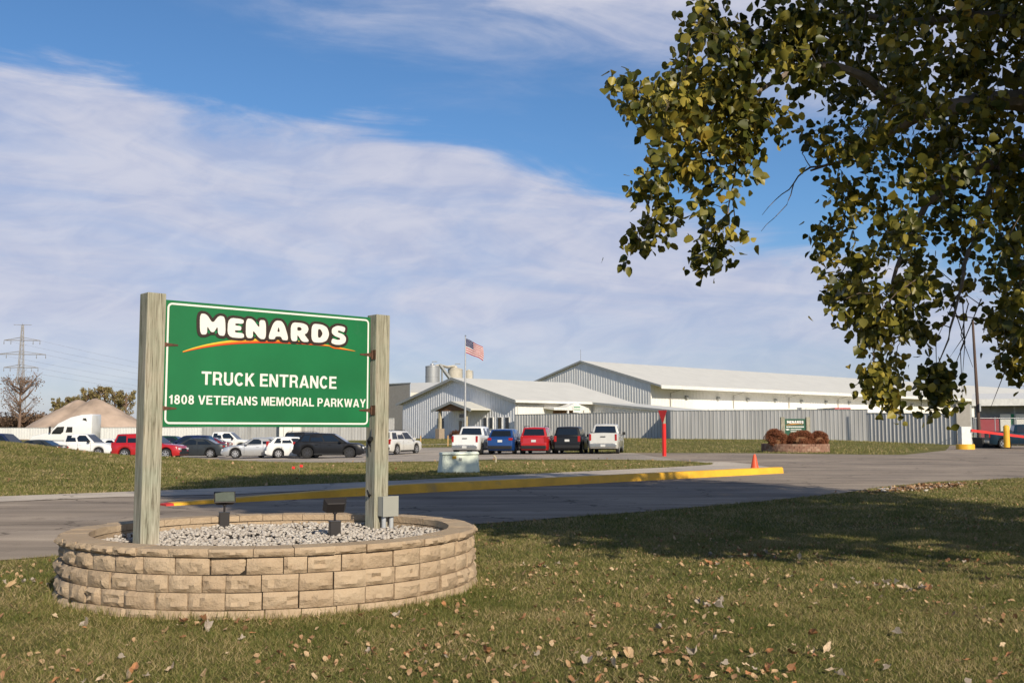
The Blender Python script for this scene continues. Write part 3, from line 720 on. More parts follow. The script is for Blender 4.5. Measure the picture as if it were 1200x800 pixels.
# cable and sensor on the right post
b = MB(); xp = PW+.018
b.tube([(xp,-.03,PZ0-.02),(xp-.015,-.05,1.30-GZ+.12),(xp-.03,-.06,1.42-GZ),(xp-.02,-.05,1.30-GZ)], .005, 6)
b.tube([(xp-.005,-.03,1.45-GZ),(xp-.06,-.07,1.42-GZ),(xp-.05,-.05,1.36-GZ)], .028, 10)
b.tube([(xp-.01,-.04,.80-GZ+.02),(xp-.05,-.05,.83-GZ),(xp-.04,-.02,.87-GZ),(xp,.0,.80-GZ)], .011, 8)
b.build('cable', M['black'], sign)
# junction box
jb = thing('junction_box', 'small grey electrical box on two conduits against the right sign post', 'electrical box', SO+u*(PW+.165)-v*.155+Vector((0,0,GZ)), ang)
b = MB(); b.box(-.10,.10,-.05,.05,.14,.355); b.box(-.105,.105,-.056,-.052,.135,.36); b.build('box', M['greybox'], jb, bevel=.004)
for q in (-.055,.045):
    b = MB(); b.tube([(q,0,-.05),(q,0,.14)], .026, 12); b.build('conduit', M['pvc'], jb, smooth=True)
# flood lights
def flood(label, px, py, tilt, rz, lens_side):
    p = G(px, py, GZ)
    t = thing('floodlight', label, 'floodlight', (p.x, p.y, GZ-.01), rz, 'floodlights lighting the sign')
    b = MB(); b.box(-.055,.055,-.055,.055,-.03,.17); b.box(-.06,.06,-.06,.06,.165,.178); b.build('base_block', M['bronze'], t, bevel=.006)
    b = MB(); b.tube([(0,0,.17),(0,0,.25)], .012, 8); b.tube([(0,0,.245),(0,.0,.275)], .022, 10)
    b.box(-.06,.06,-.008,.008,.262,.272); b.build('stem', M['bronze'], t)
    b = MB(); T = Matrix.Translation((0,0,.33)) @ Matrix.Rotation(tilt, 4, 'X')
    vs8 = [(-.12,-.03,-.075),(.12,-.03,-.075),(.09,.05,-.055),(-.09,.05,-.055),(-.12,-.03,.075),(.12,-.03,.075),(.09,.05,.055),(-.09,.05,.055)]
    b.hexa([T @ Vector(q) for q in vs8])
    hd = b.build('lamp_head', M['bronze'], t, bevel=.006)
    b = MB(); b.hexa([T @ Vector(q) for q in [(-.105,-.034,-.062),(.105,-.034,-.062),(.105,-.031,-.062),(-.105,-.031,-.062),(-.105,-.034,.062),(.105,-.034,.062),(.105,-.031,.062),(-.105,-.031,.062)]])
    b.build('lens', M['lens'], hd); return t
flood('bronze floodlight behind the sign, its glass face tilted towards the camera', 262.5, 617, R(-38), R(20), 1)
flood('bronze floodlight in front of the sign near the right post, showing its dark back', 392, 629, R(-30), R(200), 0)

# ------------------------------------------------------------------ vehicles
def lerp_prof(prof, x):
    for (xa, za), (xb, zb) in zip(prof[:-1], prof[1:]):
        if xa <= x <= xb: return za+(zb-za)*((x-xa)/(xb-xa) if xb > xa else 0)
    return prof[0][1] if x < prof[0][0] else prof[-1][1]
SP = {
 'sedan': dict(L=4.8,W=1.83,H=1.45,gc=.20,r=.335,wf=1.45,wr=-1.38,prof=[(-2.4,.72),(-2.36,.98),(-2.2,1.03),(-1.75,1.05),(-.8,.98),(1.0,.95),(1.9,.86),(2.25,.74),(2.4,.55)],gb=(-1.95,1.12,.94),gr=(-1.02,.28),tail=(.22,.12,.86),rack=0),
 'hatch': dict(L=4.15,W=1.75,H=1.47,gc=.18,r=.32,wf=1.3,wr=-1.25,prof=[(-2.07,.70),(-2.04,1.02),(-1.9,1.08),(-.8,1.0),(.95,.96),(1.6,.84),(1.95,.72),(2.07,.52)],gb=(-1.92,1.12,.97),gr=(-1.48,.15),tail=(.16,.34,1.0),rack=0),
 'crossover': dict(L=4.8,W=1.9,H=1.68,gc=.24,r=.375,wf=1.43,wr=-1.42,prof=[(-2.4,.75),(-2.37,1.05),(-2.2,1.16),(-.8,1.08),(1.05,1.06),(1.9,1.0),(2.25,.88),(2.4,.60)],gb=(-2.2,1.25,1.05),gr=(-1.75,.30),tail=(.26,.17,1.02),rack=0),
 'suv': dict(L=4.95,W=1.96,H=1.80,gc=.25,r=.385,wf=1.5,wr=-1.48,prof=[(-2.47,.70),(-2.45,1.08),(-2.38,1.14),(-.8,1.12),(1.05,1.10),(2.0,1.03),(2.32,.93),(2.47,.62)],gb=(-2.36,1.28,1.08),gr=(-2.12,.40),tail=(.17,.38,1.0),rack=1),
 'pickup': dict(L=5.85,W=2.0,H=1.93,gc=.32,r=.41,wf=1.85,wr=-1.85,prof=[(-2.92,.70),(-2.9,1.34),(-2.8,1.37),(-1.12,1.37),(-1.10,1.24),(1.3,1.22),(2.35,1.16),(2.75,1.02),(2.92,.68)],gb=(-1.10,1.50,1.20),gr=(-.92,.72),tail=(.13,.42,1.08),rack=0)}
def make_vehicle(kind, col, label, cat, x, y, head, group=None, rack=None, dark_rim=False, parts=True, name=None, chrome=False):
    s = SP[kind]; L_, W_, H_ = s['L'], s['W'], s['H']; hw = W_/2
    t = thing(name or {'sedan':'sedan_car','hatch':'hatchback_car','crossover':'crossover_car','suv':'suv_car','pickup':'pickup_truck'}[kind], label, cat, (x, y, zt(x,y)+.016), head, group)
    pm = col
    xs = set(-L_/2+L_*i/44 for i in range(45))
    for ax in (s['wf'], s['wr']):
        ra = s['r']+.075
        for k in range(13): xs.add(ax-ra*math.cos(math.pi*k/12))
    for px_, _ in s['prof']: xs.add(px_)
    xs = sorted(q for q in xs if -L_/2 <= q <= L_/2)
    xs = [q for i, q in enumerate(xs) if i == 0 or q-xs[i-1] > .004]
    rings = []
    for q in xs:
        zt_ = lerp_prof(s['prof'], q); e = max(0, abs(q)-(L_/2-.45))/.45
        w_ = hw*(1-.13*e*e); zb = s['gc']+.06*e; arch = False
        for ax in (s['wf'], s['wr']):
            ra = s['r']+.075; d = abs(q-ax)
            if d <= ra+1e-6:
                za = s['r']+math.sqrt(max(0,ra*ra-d*d)); 
                if za > zb: zb = za; arch = True
        H2 = zt_-zb
        pts = [(w_*.93, zb), (w_*.985, zb+min(.10, H2*.2)), (w_*1.0, zb+H2*.5), (w_*.985, zt_-min(.13,H2*.3)), (w_*.945, zt_-min(.035,H2*.1)), (w_*.85, zt_), (0, zt_+.02)]
        rings.append([(q, a, c_) for a, c_ in pts]+[(q, -a, c_) for a, c_ in pts[-2::-1]])
    nr_ = len(rings[0]); b = MB(); b.v = [p for r_ in rings for p in r_]
    for i in range(len(rings)-1):
        for k in range(nr_-1): b.f.append((i*nr_+k, i*nr_+k+1, (i+1)*nr_+k+1, (i+1)*nr_+k))
        b.f.append((i*nr_+nr_-1, i*nr_, (i+1)*nr_, (i+1)*nr_+nr_-1))
    b.f.append(tuple(range(nr_))); b.f.append(tuple((len(rings)-1)*nr_+k for k in range(nr_)))
    b.m = [0]*len(b.f)
    body = b.build('body', pm, t, smooth=35)
    b = MB()
    for sd in (1, -1):
        for xq in ((s['gb'][1]-.28, (s['gb'][0]+s['gb'][1])/2-.05, max(s['gb'][0]+.35, s['wr']+s['r']-.1))):
            zq = lerp_prof(s['prof'], xq); H2 = zq-s['gc']
            b.tube([(xq, sd*hw*.985, s['gc']+min(.12,H2*.2)), (xq, sd*hw*1.0, s['gc']+H2*.5), (xq, sd*hw*.985, zq-min(.13,H2*.3)), (xq, sd*hw*.945, zq-.035)], .009, 4)
    b.build('door_seams', M['black'], t)
    # greenhouse
    xb1, xb0, zb_ = s['gb']; xr1, xr0 = s['gr']; zr = H_; wb, wr_ = hw*.93, hw*.74
    base = [Vector((xb1,wb,zb_)),Vector((xb0,wb,zb_)),Vector((xb0,-wb,zb_)),Vector((xb1,-wb,zb_))]
    top = [Vector((xr1,wr_,zr-.03)),Vector((xr0,wr_,zr-.03)),Vector((xr0,-wr_,zr-.03)),Vector((xr1,-wr_,zr-.03))]
    xm = (xr0+xr1)/2; b = MB()
    V = base+top+[Vector((xm,wr_+.02,zr+.01)), Vector((xm,-wr_-.02,zr+.01)), Vector(((xb0+xb1)/2,wb,zb_)), Vector(((xb0+xb1)/2,-wb,zb_)), Vector((xm,0,zr+.03)), Vector((xr0,0,zr)), Vector((xr1,0,zr))]
    b.add(V, [(0,10,8,4),(10,1,5,8),(3,7,9,11),(11,9,6,2),(1,2,6,13,5),(0,4,14,7,3),(4,8,12,14),(8,5,13,12),(14,12,9,7),(12,13,6,9)])
    b.build('cabin', pm, t, bevel=.045, smooth=35)
    def quad(A, B, Cc, D, f0, f1, g0, g1, nm, off=.006, m_=M['glass']):
        # A,B base ends; D,C top ends. f along base, g up
        def pt(f, g): return A.lerp(B, f).lerp(D.lerp(Cc, f), g)
        c4 = [pt(f0,g0), pt(f1,g0), pt(f1,g1), pt(f0,g1)]
        nrm = (c4[1]-c4[0]).cross(c4[3]-c4[0]).normalized(); cen = (c4[0]+c4[2])/2
        if nrm.dot(cen-Vector((xm,0,1.2))) < 0: nrm = -nrm
        bb = MB(); bb.hexa([p+nrm*-.03 for p in c4]+[p+nrm*(off+.012) for p in c4]); return bb.build(nm, m_, t, bevel=.008)
    wins = {'sedan':[(.13,.49),(.53,.88)],'hatch':[(.10,.27),(.30,.55),(.59,.88)],'crossover':[(.07,.25),(.28,.55),(.585,.90)],'suv':[(.05,.27),(.30,.57),(.60,.92)],'pickup':[(.07,.43),(.49,.92)]}[kind]
    for sd in (0, 1):
        A, B, Cc, D = (base[0],base[1],top[1],top[0]) if sd == 0 else (base[3],base[2],top[2],top[3])
        for f0, f1 in wins: quad(A, B, Cc, D, f0, f1, .14 if kind != 'sedan' else .12, .86, 'side_window')
    quad(base[1], base[2], top[2], top[1], .06, .94, .06, .93, 'windshield')
    quad(base[0], base[3], top[3], top[0], .08, .92, .25 if kind in ('suv','crossover','hatch') else .12, .88, 'rear_window')
    # underbody
    b = MB(); b.box(-L_/2+.25, L_/2-.3, -hw+.27, hw-.27, s['gc']-.04, s['r']*2+.1); b.build('underbody', M['black'], t)
    if kind == 'pickup':
        b = MB(); b.box(-2.82, -1.2, -hw*.80, hw*.80, 1.372, 1.398); b.build('bed_cover', M['black'], t)
    # wheels
    for ax in (s['wf'], s['wr']):
        for sd in (1, -1):
            r_ = s['r']; yc = sd*(hw-.13); b = MB()
            b.lathe([(r_*.62,-.10),(r_*.93,-.115),(r_,-.08),(r_,.08),(r_*.93,.115),(r_*.62,.10)], 22, 0, 0, 'y')
            wl = b.build('wheel', M['rubber'], t, smooth=35, loc=(ax, yc, r_))
            b = MB(); b.lathe([(r_*.66,sd*.07),(r_*.68,sd*.108),(r_*.61,sd*.108),(r_*.58,sd*.075)], 22, 0, 0, 'y')
            for k in range(6):
                a = 2*math.pi*k/6; ca, sa = math.cos(a), math.sin(a); w2 = .045
                q = [(-w2,.0),(w2,.0),(w2*.8,r_*.62),(-w2*.8,r_*.62)]
                c8 = [(x_*ca-z_*sa, sd*.085, x_*sa+z_*ca) for x_, z_ in q]+[(x_*ca-z_*sa, sd*.104, x_*sa+z_*ca) for x_, z_ in q]
                b.hexa(c8)
            b.lathe([(.06,sd*.07),(.06,sd*.11)], 10, 0, 0, 'y')
            b.build('rim', M['rimdark'] if dark_rim else M['rim'], wl)
    # lamps
    tw, th, tz = s['tail']
    for sd in (1, -1):
        yc = sd*(hw*.87-tw/2+.03)
        b = MB(); b.box(-L_/2-.014, -L_/2+.16, yc-tw/2, yc+tw/2, tz-th/2, tz+th/2); b.build('taillight', M['tail'], t, bevel=.012)
        hz = lerp_prof(s['prof'], L_/2-.12)-.06; b = MB()
        yh = sd*(hw*.87-.17); b.box(L_/2-.32, L_/2-.012+.02, yh-.16, yh+.16, hz-.12, hz+.02); b.build('headlight', M['head'], t, bevel=.02)
        b = MB(); xm_ = xb0-.42; b.box(xm_-.08, xm_+.08, sd*(hw+.02)-.02 if sd > 0 else -hw-.20, hw+.20 if sd > 0 else sd*(hw+.02)+.02, zb_+.02, zb_+.02+(.20 if kind in ('pickup','suv') else .14))
        b.box(xm_-.03, xm_+.03, min(sd*(hw-.12),sd*(hw+.06)), max(sd*(hw-.12),sd*(hw+.06)), zb_+.01, zb_+.05)
        b.build('mirror', M['black'] if kind == 'pickup' else pm, t, bevel=.02)
    # bumpers
    bz = s['gc']+.12; hb = .22; chm = M['chrome'] if chrome else (M['black'] if kind in ('suv','crossover','pickup') else pm)
    b = MB(); b.box(-L_/2-.09, -L_/2+.14, -hw*.86, hw*.86, bz, bz+hb); b.build('rear_bumper', chm, t, bevel=.035)
    b = MB(); b.box(L_/2-.16, L_/2+.06, -hw*.84, hw*.84, bz-.02, bz+hb-.02); b.build('front_bumper', chm, t, bevel=.035)
    b = MB(); b.box(-L_/2-.10 if kind == 'pickup' else -L_/2-.02, -L_/2+.02, -.155, .155, (bz+.03 if kind == 'pickup' else .82), (bz+.18 if kind == 'pickup' else .97)); b.build('license_plate', M['plate'], t)
    b = MB(); b.box(L_/2-.06, L_/2+.012, -hw*.48, hw*.48, lerp_prof(s['prof'], L_/2-.1)-.28, lerp_prof(s['prof'], L_/2-.1)-.04); b.build('grille', M['black'], t)
    for sd in (1, -1):
        for hx in ((xb0-1.15, xb0-2.05) if kind != 'sedan' else (xb0-1.2, xb0-2.1)):
            b = MB(); yy = sd*(hw*.985); hz = zb_-.14; b.box(hx-.09, hx+.09, min(yy-sd*.03, yy+sd*.03), max(yy-sd*.03, yy+sd*.03), hz-.02, hz+.02); b.build('door_handle', M['chrome'] if chrome else pm, t, bevel=.006)
        if kind != 'sedan' and kind != 'hatch':
            b = MB(); yy = sd*hw*.985; xa, xc = s['wr']+s['r']+.09, s['wf']-s['r']-.09
            b.box(xa, xc, min(yy-sd*.05, yy+sd*.02), max(yy-sd*.05, yy+sd*.02), s['gc']-.01, s['gc']+.09); b.build('side_sill', M['black'], t, bevel=.01)
    if kind == 'pickup':
        b = MB(); b.box(-L_/2-.006, -L_/2+.02, -hw*.66, hw*.66, bz+hb+.02, bz+hb+.035); b.box(-L_/2-.03, -L_/2+.0, -.16, .16, 1.10, 1.15); b.build('tailgate_trim', M['black'], t)
    if rack if rack is not None else s['rack']:
        for sd in (1, -1):
            b = MB(); b.tube([(xr1+.1,sd*wr_*.92,zr),(xr1+.2,sd*wr_*.92,zr+.075),(xr0-.35,sd*wr_*.92,zr+.075),(xr0-.25,sd*wr_*.92,zr)], .02, 6); b.build('roof_rail', M['black'], t)
    return t
white = paint('white', (.76,.76,.74)); silver = paint('silver', (.50,.51,.52), .5); pearl = paint('pearl', (.62,.61,.57), .1)
black_ = paint('black', (.012,.013,.016)); char = paint('charcoal', (.030,.036,.042), .3); red = paint('red', (.42,.012,.014)); blue = paint('blue', (.012,.055,.21), .2); navy = paint('navy', (.014,.024,.07), .1); maroon = paint('maroon', (.12,.012,.02)); dgreen = paint('dark_green', (.008,.04,.03))
def place(kind, col, label, cat, xl, xr, Y, head_deg, **kw):
    X = ((xl+xr)/2-600)/F*Y
    return make_vehicle(kind, col, label, cat, X, Y, R(head_deg), **kw)
gA, gB = 'vehicles parked nose-away beside the office lawn', 'cars parked side-on behind the sign'
# right row, rear towards camera
place('pickup', white, 'white pickup truck with chrome bumper, leftmost of the five parked nose-away', 'pickup truck', 541, 573, 72.5, 78, group=gA, chrome=True)
place('crossover', blue, 'bright blue crossover between the white pickup and the red SUV', 'car', 577, 611, 71.5, 79, group=gA)
place('suv', red, 'red SUV with black roof rails parked nose-away', 'car', 614, 649, 71, 80, group=gA, rack=1)
place('suv', black_, 'black SUV parked between the red SUV and the silver pickup', 'car', 651.5, 687, 71, 80, group=gA, rack=0)
place('pickup', pearl, 'silver white pickup truck, rightmost of the vehicles parked nose-away', 'pickup truck', 692, 729, 70, 80, group=gA, chrome=True)
# left rows
place('crossover', black_, 'black crossover with dark wheels parked side-on, nearest the right sign post', 'car', 348, 428, 71, 2, group=gB, dark_rim=True)
place('hatch', white, 'white hatchback directly behind the tail of the black crossover', 'car', 316, 382, 73, 12, group=gB)
place('sedan', pearl, 'off-white sedan between the silver sedan and the white hatchback', 'car', 294, 366, 76.5, 14, group=gB, dark_rim=True)
place('sedan', silver, 'silver sedan with its nose to the left behind the sign', 'car', 266, 340, 74, 190, group=gB)
place('sedan', char, 'dark charcoal sedan with silver wheels right of the red SUV', 'car', 192, 267, 78, 184, group=gB)
place('suv', red, 'bright red SUV half hidden behind the left sign post', 'car', 137, 220, 73.5, -4, group=gB, rack=0)
place('pickup', white, 'white crew-cab pickup parked in front of the white semi tractor', 'pickup truck', 57, 139, 84, -3, group=gB)
place('sedan', white, 'white sedan roof showing between the pickup and the red SUV', 'car', 108, 160, 94, 0, group=gB)
place('sedan', char, 'low dark grey sedan left of the white crew-cab pickup', 'car', 12, 74, 82, 178, group=gB)
place('pickup', navy, 'dark navy pickup with tall cab at the far left edge', 'pickup truck', -36, 38, 78, -4, group=gB)
place('pickup', white, 'white pickup farther back against the grey fence', 'pickup truck', 236, 293, 101, 0, group=gB)
place('crossover', navy, 'navy crossover roof behind the charcoal sedan', 'car', 200, 248, 92, 180, group=gB)
place('sedan', maroon, 'maroon sedan roof between the navy crossover and the far white pickup', 'car', 222, 262, 97, 180, group=gB)
place('crossover', dgreen, 'dark green SUV roof behind the red SUV', 'car', 184, 226, 97, 0, group=gB)
place('suv', black_, 'black SUV in the second row behind the black crossover', 'car', 338, 398, 86, 0, group=gB)
place('suv', pearl, 'off-white SUV parked alone just right of the sign post', 'car', 441, 490, 80, 66, group=gB, rack=1)

# semi tractor, nose to the left
sx, sy = P(113, 500, 108).x, 108
st = thing('semi_tractor', 'white semi tractor with tall sleeper cab in front of the sand pile', 'semi truck', (sx, sy, zt(sx,sy)), 0)
prof = [(-6.4,.55),(-6.45,1.35),(-6.2,1.75),(-4.75,2.05),(-4.35,2.2),(-3.55,3.05),(-3.35,3.15),(-2.2,3.72),(-1.1,3.98),(-.1,4.05),(0,3.98),(0,.8),(-4.4,.8),(-4.6,.55)]
b = MB(); n_ = len(prof); b.add([(x_,-1.2,z_) for x_, z_ in prof]+[(x_,1.2,z_) for x_, z_ in prof], [tuple(range(n_)), tuple(range(2*n_-1,n_-1,-1))]+[(i,(i+1)%n_,n_+(i+1)%n_,n_+i) for i in range(n_)])
b.build('cab', white, st, bevel=.09, smooth=35)
for sd in (-1.205, 1.205):
    b = MB(); y0, y1 = min(sd-.012, sd+.012), max(sd-.012, sd+.012)
    def pg(pts):
        k = len(pts); b.add([(x_,y0,z_) for x_, z_ in pts]+[(x_,y1,z_) for x_, z_ in pts], [tuple(range(k)), tuple(range(2*k-1,k-1,-1))]+[(i,(i+1)%k,k+(i+1)%k,k+i) for i in range(k)])
    pg([(-4.15,1.98),(-4.05,2.25),(-3.6,2.72),(-2.85,2.75),(-2.95,2.2),(-3.2,1.98)]); b.build('side_window', M['glass'], st)
    b = MB(); pg([(-2.7,2.15),(-2.55,2.72),(-2.0,2.72),(-2.0,2.15)]); pg([(-1.0,3.45),(-.9,3.62),(-.62,3.62),(-.5,3.3)]); b.build('sleeper_window', M['glass'], st)
b = MB(); b.hexa([(-4.42,-1.0,2.22),(-4.42,1.0,2.22),(-4.36,1.0,2.25),(-4.36,-1.0,2.25),(-3.68,-1.0,3.02),(-3.68,1.0,3.02),(-3.60,1.0,3.02),(-3.60,-1.0,3.02)]); b.build('windshield', M['glass'], st)
b = MB(); b.box(-.2,2.3,-.45,.45,.75,1.05); b.box(-4.2,-.2,-1.1,1.1,.55,.85); b.build('chassis', M['black'], st)
b = MB(); b.tube([(-3.9,-1.05,.75),(-1.3,-1.05,.75)], .33, 16); b.build('fuel_tank', M['chrome'], st, smooth=35)
for wx in (-5.3,.65,1.85):
    for sd in (-1,1):
        b = MB(); b.lathe([(.3,-.15),(.48,-.16),(.51,-.1),(.51,.1),(.48,.16),(.3,.15)], 22, 0, 0, 'y'); w_ = b.build('wheel', M['rubber'], st, smooth=35, loc=(wx, sd*1.02, .51))
        b = MB(); b.lathe([(.30,sd*.1),(.31,sd*.165),(.12,sd*.13),(.1,sd*.2)], 18, 0, 0, 'y'); b.build('rim', M['rim'], w_, smooth=35)
for sd in (-1,1):
    b = MB(); b.box(-4.35,-4.2,min(sd*1.25,sd*1.5),max(sd*1.25,sd*1.5),2.1,2.75); b.build('mirror', M['black'], st, bevel=.03)
    b = MB(); b.box(-6.38,-6.1,sd*.95-.18,sd*.95+.18,1.15,1.4); b.build('headlight', M['head'], st, bevel=.04)
b = MB(); b.box(-6.47,-6.38,-.6,.6,.75,1.55); b.build('grille', M['chrome'], st)
b = MB(); b.box(-6.6,-6.3,-1.15,1.15,.42,.75); b.build('front_bumper', M['chrome'], st, bevel=.05)
# flatbed trailer hitched? low flatbed seen behind the pickup: separate bed

# ------------------------------------------------------------------ ribbed walls
def ribwall(b, p0, p1, zb, topf, pitch=.305, depth=.035, side=1, mi=0, origin=(0,0,0)):
    """trapezoid ribbed sheet from p0 to p1; topf(s) gives the top height at distance s"""
    p0 = Vector(p0); p1 = Vector(p1); Lw = (p1-p0).length; d = (p1-p0)/Lw; n_ = Vector((-d.y, d.x, 0))*side
    ss = []; s_ = 0
    while s_ < Lw:
        for f_, dd in ((0,0),(.62,0),(.72,1),(.90,1),(1.0,0)):
            q = s_+f_*pitch
            if q <= Lw: ss.append((q, dd))
        s_ += pitch
    ss.append((Lw, 0)); o = Vector(origin); V = []
    for q, dd in ss:
        p = p0+d*q+n_*depth*dd-o; z0 = zb(q) if callable(zb) else zb
        V += [(p.x, p.y, z0-o.z), (p.x, p.y, topf(q)-o.z)]
    b.add(V, [(2*i,2*i+2,2*i+3,2*i+1) for i in range(len(ss)-1)], mi)
def W(o, a, c_, z): 
    p = o+u*a+v*c_; return Vector((p.x, p.y, z))
def prism(b, pts, up, dn, mi=0, o=Vector((0,0,0))):
    """slab: polygon pts (list of Vector), thickness downwards dn, upwards up"""
    n_ = len(pts); b.add([p-o+Vector((0,0,-dn)) for p in pts]+[p-o+Vector((0,0,up)) for p in pts], [tuple(range(n_))[::-1], tuple(range(n_,2*n_))]+[(i,(i+1)%n_,n_+(i+1)%n_,n_+i) for i in range(n_)], mi)

# ------------------------------------------------------------------ office
OC = Vector((.43,130,0)); OZ = .30
off = thing('office_building', 'low grey metal office with a gabled front, timber porch and white side wall', 'building', (OC.x, OC.y, OZ))
oo = Vector((OC.x, OC.y, OZ))
EV, RG, GW, GL = 5.30, 8.42, 24.2, 21.5
b = MB()
ribwall(b, W(OC,0,0,0), W(OC,0,GW,0), OZ, lambda q: EV+(RG-EV)*(1-abs(q-GW/2)/(GW/2))-.02, pitch=.50, depth=.045, side=1, origin=oo)
ribwall(b, W(OC,0,GW,0), W(OC,GL,GW,0), OZ, lambda q: EV-.02, side=1, origin=oo)
ribwall(b, W(OC,GL,GW,0), W(OC,GL,0,0), OZ, lambda q: EV+(RG-EV)*(1-abs(q-GW/2)/(GW/2))-.02, side=1, origin=oo)
b.build('gable_wall', M['ribshade'], off)
b = MB(); ribwall(b, W(OC,0,0,0), W(OC,14,0,0), OZ, lambda q: EV-.02, side=-1, pitch=.6, depth=.02, origin=oo); b.build('side_wall', M['wwall'], off)
b = MB(); OV, OVR = .75, .7
def slope(v0, v1, z0_, z1_, a0, a1, th=.16):
    prism(b, [W(OC,a0,v0,z0_), W(OC,a1,v0,z0_), W(OC,a1,v1,z1_), W(OC,a0,v1,z1_)], 0, th, 0, oo)
sl = (RG-EV)/(GW/2)
slope(-OV, GW/2, EV+.12-sl*OV, RG+.12, -OVR, GL+.5); slope(GW/2+.003, GW+OV, RG+.12, EV+.12-sl*OV, -OVR, GL+.5)
b.build('roof', M['wroof'], off)
b = MB()
for a0 in (-OVR-.05,):
    for v0, v1, z0_, z1_ in ((-OV,GW/2,EV+.13-sl*OV,RG+.13),(GW/2,GW+OV,RG+.13,EV+.13-sl*OV)):
        b.hexa([W(OC,a0,v0,z0_-.34)-oo, W(OC,a0+.05,v0,z0_-.34)-oo, W(OC,a0+.05,v1,z1_-.34)-oo, W(OC,a0,v1,z1_-.34)-oo, W(OC,a0,v0,z0_+.02)-oo, W(OC,a0+.05,v0,z0_+.02)-oo, W(OC,a0+.05,v1,z1_+.02)-oo, W(OC,a0,v1,z1_+.02)-oo])
b.build('rake_trim', M['trim'], off)
b = MB(); z_ = EV-sl*OV
b.hexa([W(OC,-OVR,-OV-.14,z_-.18)-oo, W(OC,14.2,-OV-.14,z_-.18)-oo, W(OC,14.2,-OV-.01,z_-.18)-oo, W(OC,-OVR,-OV-.01,z_-.18)-oo, W(OC,-OVR,-OV-.14,z_+.08)-oo, W(OC,14.2,-OV-.14,z_+.08)-oo, W(OC,14.2,-OV-.01,z_+.08)-oo, W(OC,-OVR,-OV-.01,z_+.08)-oo])
b.build('gutter', M['trimw'], off)
b = MB(); b.hexa([W(OC,-OVR,-OV,z_-.22)-oo, W(OC,14.2,-OV,z_-.22)-oo, W(OC,14.2,-.03,z_-.22)-oo, W(OC,-OVR,-.03,z_-.22)-oo, W(OC,-OVR,-OV,z_-.19)-oo, W(OC,14.2,-OV,z_-.19)-oo, W(OC,14.2,-.03,z_-.19)-oo, W(OC,-OVR,-.03,z_-.19)-oo]); b.build('soffit', M['soffit'], off)
for a in (.3, 13.6):
    b = MB(); b.tube([W(OC,a,-OV-.1,z_)-oo, W(OC,a,-.1,z_-.5)-oo, W(OC,a,-.1,OZ)-oo], .06, 6); b.build('downpipe', M['trimw'], off)
# lean-to wing
b = MB(); WG = 15.0; wz0, wz1 = EV-.25, 3.85
ribwall(b, W(OC,14,-.0,0), W(OC,14,-WG,0), OZ, lambda q: wz0+(wz1-wz0)*q/WG-.02, side=-1, origin=oo)
ribwall(b, W(OC,14,-WG,0), W(OC,GL,-WG,0), OZ, lambda q: wz1-.02, side=-1, origin=oo)
b.build('wing_wall', M['ribshade'], off)
b = MB(); prism(b, [W(OC,13.3,-WG-.8,wz1-.02), W(OC,GL+.5,-WG-.8,wz1-.02), W(OC,GL+.5,-OV-.003,wz0+.16), W(OC,13.3,-OV-.003,wz0+.16)], 0, .16, 0, oo)
b.build('wing_roof', M['wroof'], off)
b = MB(); b.hexa([W(OC,13.2,-WG-.8,wz1-.30)-oo, W(OC,13.29,-WG-.8,wz1-.30)-oo, W(OC,13.29,-OV,wz0-.12)-oo, W(OC,13.2,-OV,wz0-.12)-oo, W(OC,13.2,-WG-.8,wz1)-oo, W(OC,13.29,-WG-.8,wz1)-oo, W(OC,13.29,-OV,wz0+.18)-oo, W(OC,13.2,-OV,wz0+.18)-oo]); b.build('wing_trim', M['trim'], off)
def wallbox(parent, nm, m_, c0, c1, z0_, z1_, d0=-.06, d1=.02, base=OC, o_=None, bevel=0):
    b = MB(); o_ = o_ if o_ is not None else oo
    b.hexa([W(base,d0,c0,z0_)-o_, W(base,d1,c0,z0_)-o_, W(base,d1,c1,z0_)-o_, W(base,d0,c1,z0_)-o_, W(base,d0,c0,z1_)-o_, W(base,d1,c0,z1_)-o_, W(base,d1,c1,z1_)-o_, W(base,d0,c1,z1_)-o_])
    return b.build(nm, m_, parent, bevel=bevel)
def va(px):   # distance along the gable wall seen at photo column px
    k = (px-600)/F; return (OC.x-k*OC.y)/(k*v.y-v.x)
def vf(px, a):
    k = (px-600)/F; q = OC+u*a; return (q.x-k*q.y)/(k*v.y-v.x)
for a, c_ in ((597,593),(588.5,584.5),(578,574.5),(571,567.5)):
    f_ = wallbox(off, 'window', M['trimw'], va(a+.4), va(c_-.4), 1.60, 3.15, -.11); wallbox(f_, 'pane', M['glassdark'], va(a)+.0, va(c_), 1.68, 3.07, -.13, -.105)
wallbox(off, 'lower_window', M['glassdark'], va(520), va(513.5), 1.6, 3.1, -.10)
dr = wallbox(off, 'door', M['doorw'], va(549), va(537.5), OZ, 2.9, -.11)
for a, c_ in ((547.6,544.2),(542.2,539)): wallbox(dr, 'door_glass', M['glassdark'], va(a), va(c_), .7, 2.7, -.13, -.105)
wallbox(off, 'door_sign', M['glassdark'], va(547), va(539), 3.15, 3.6, -.10)
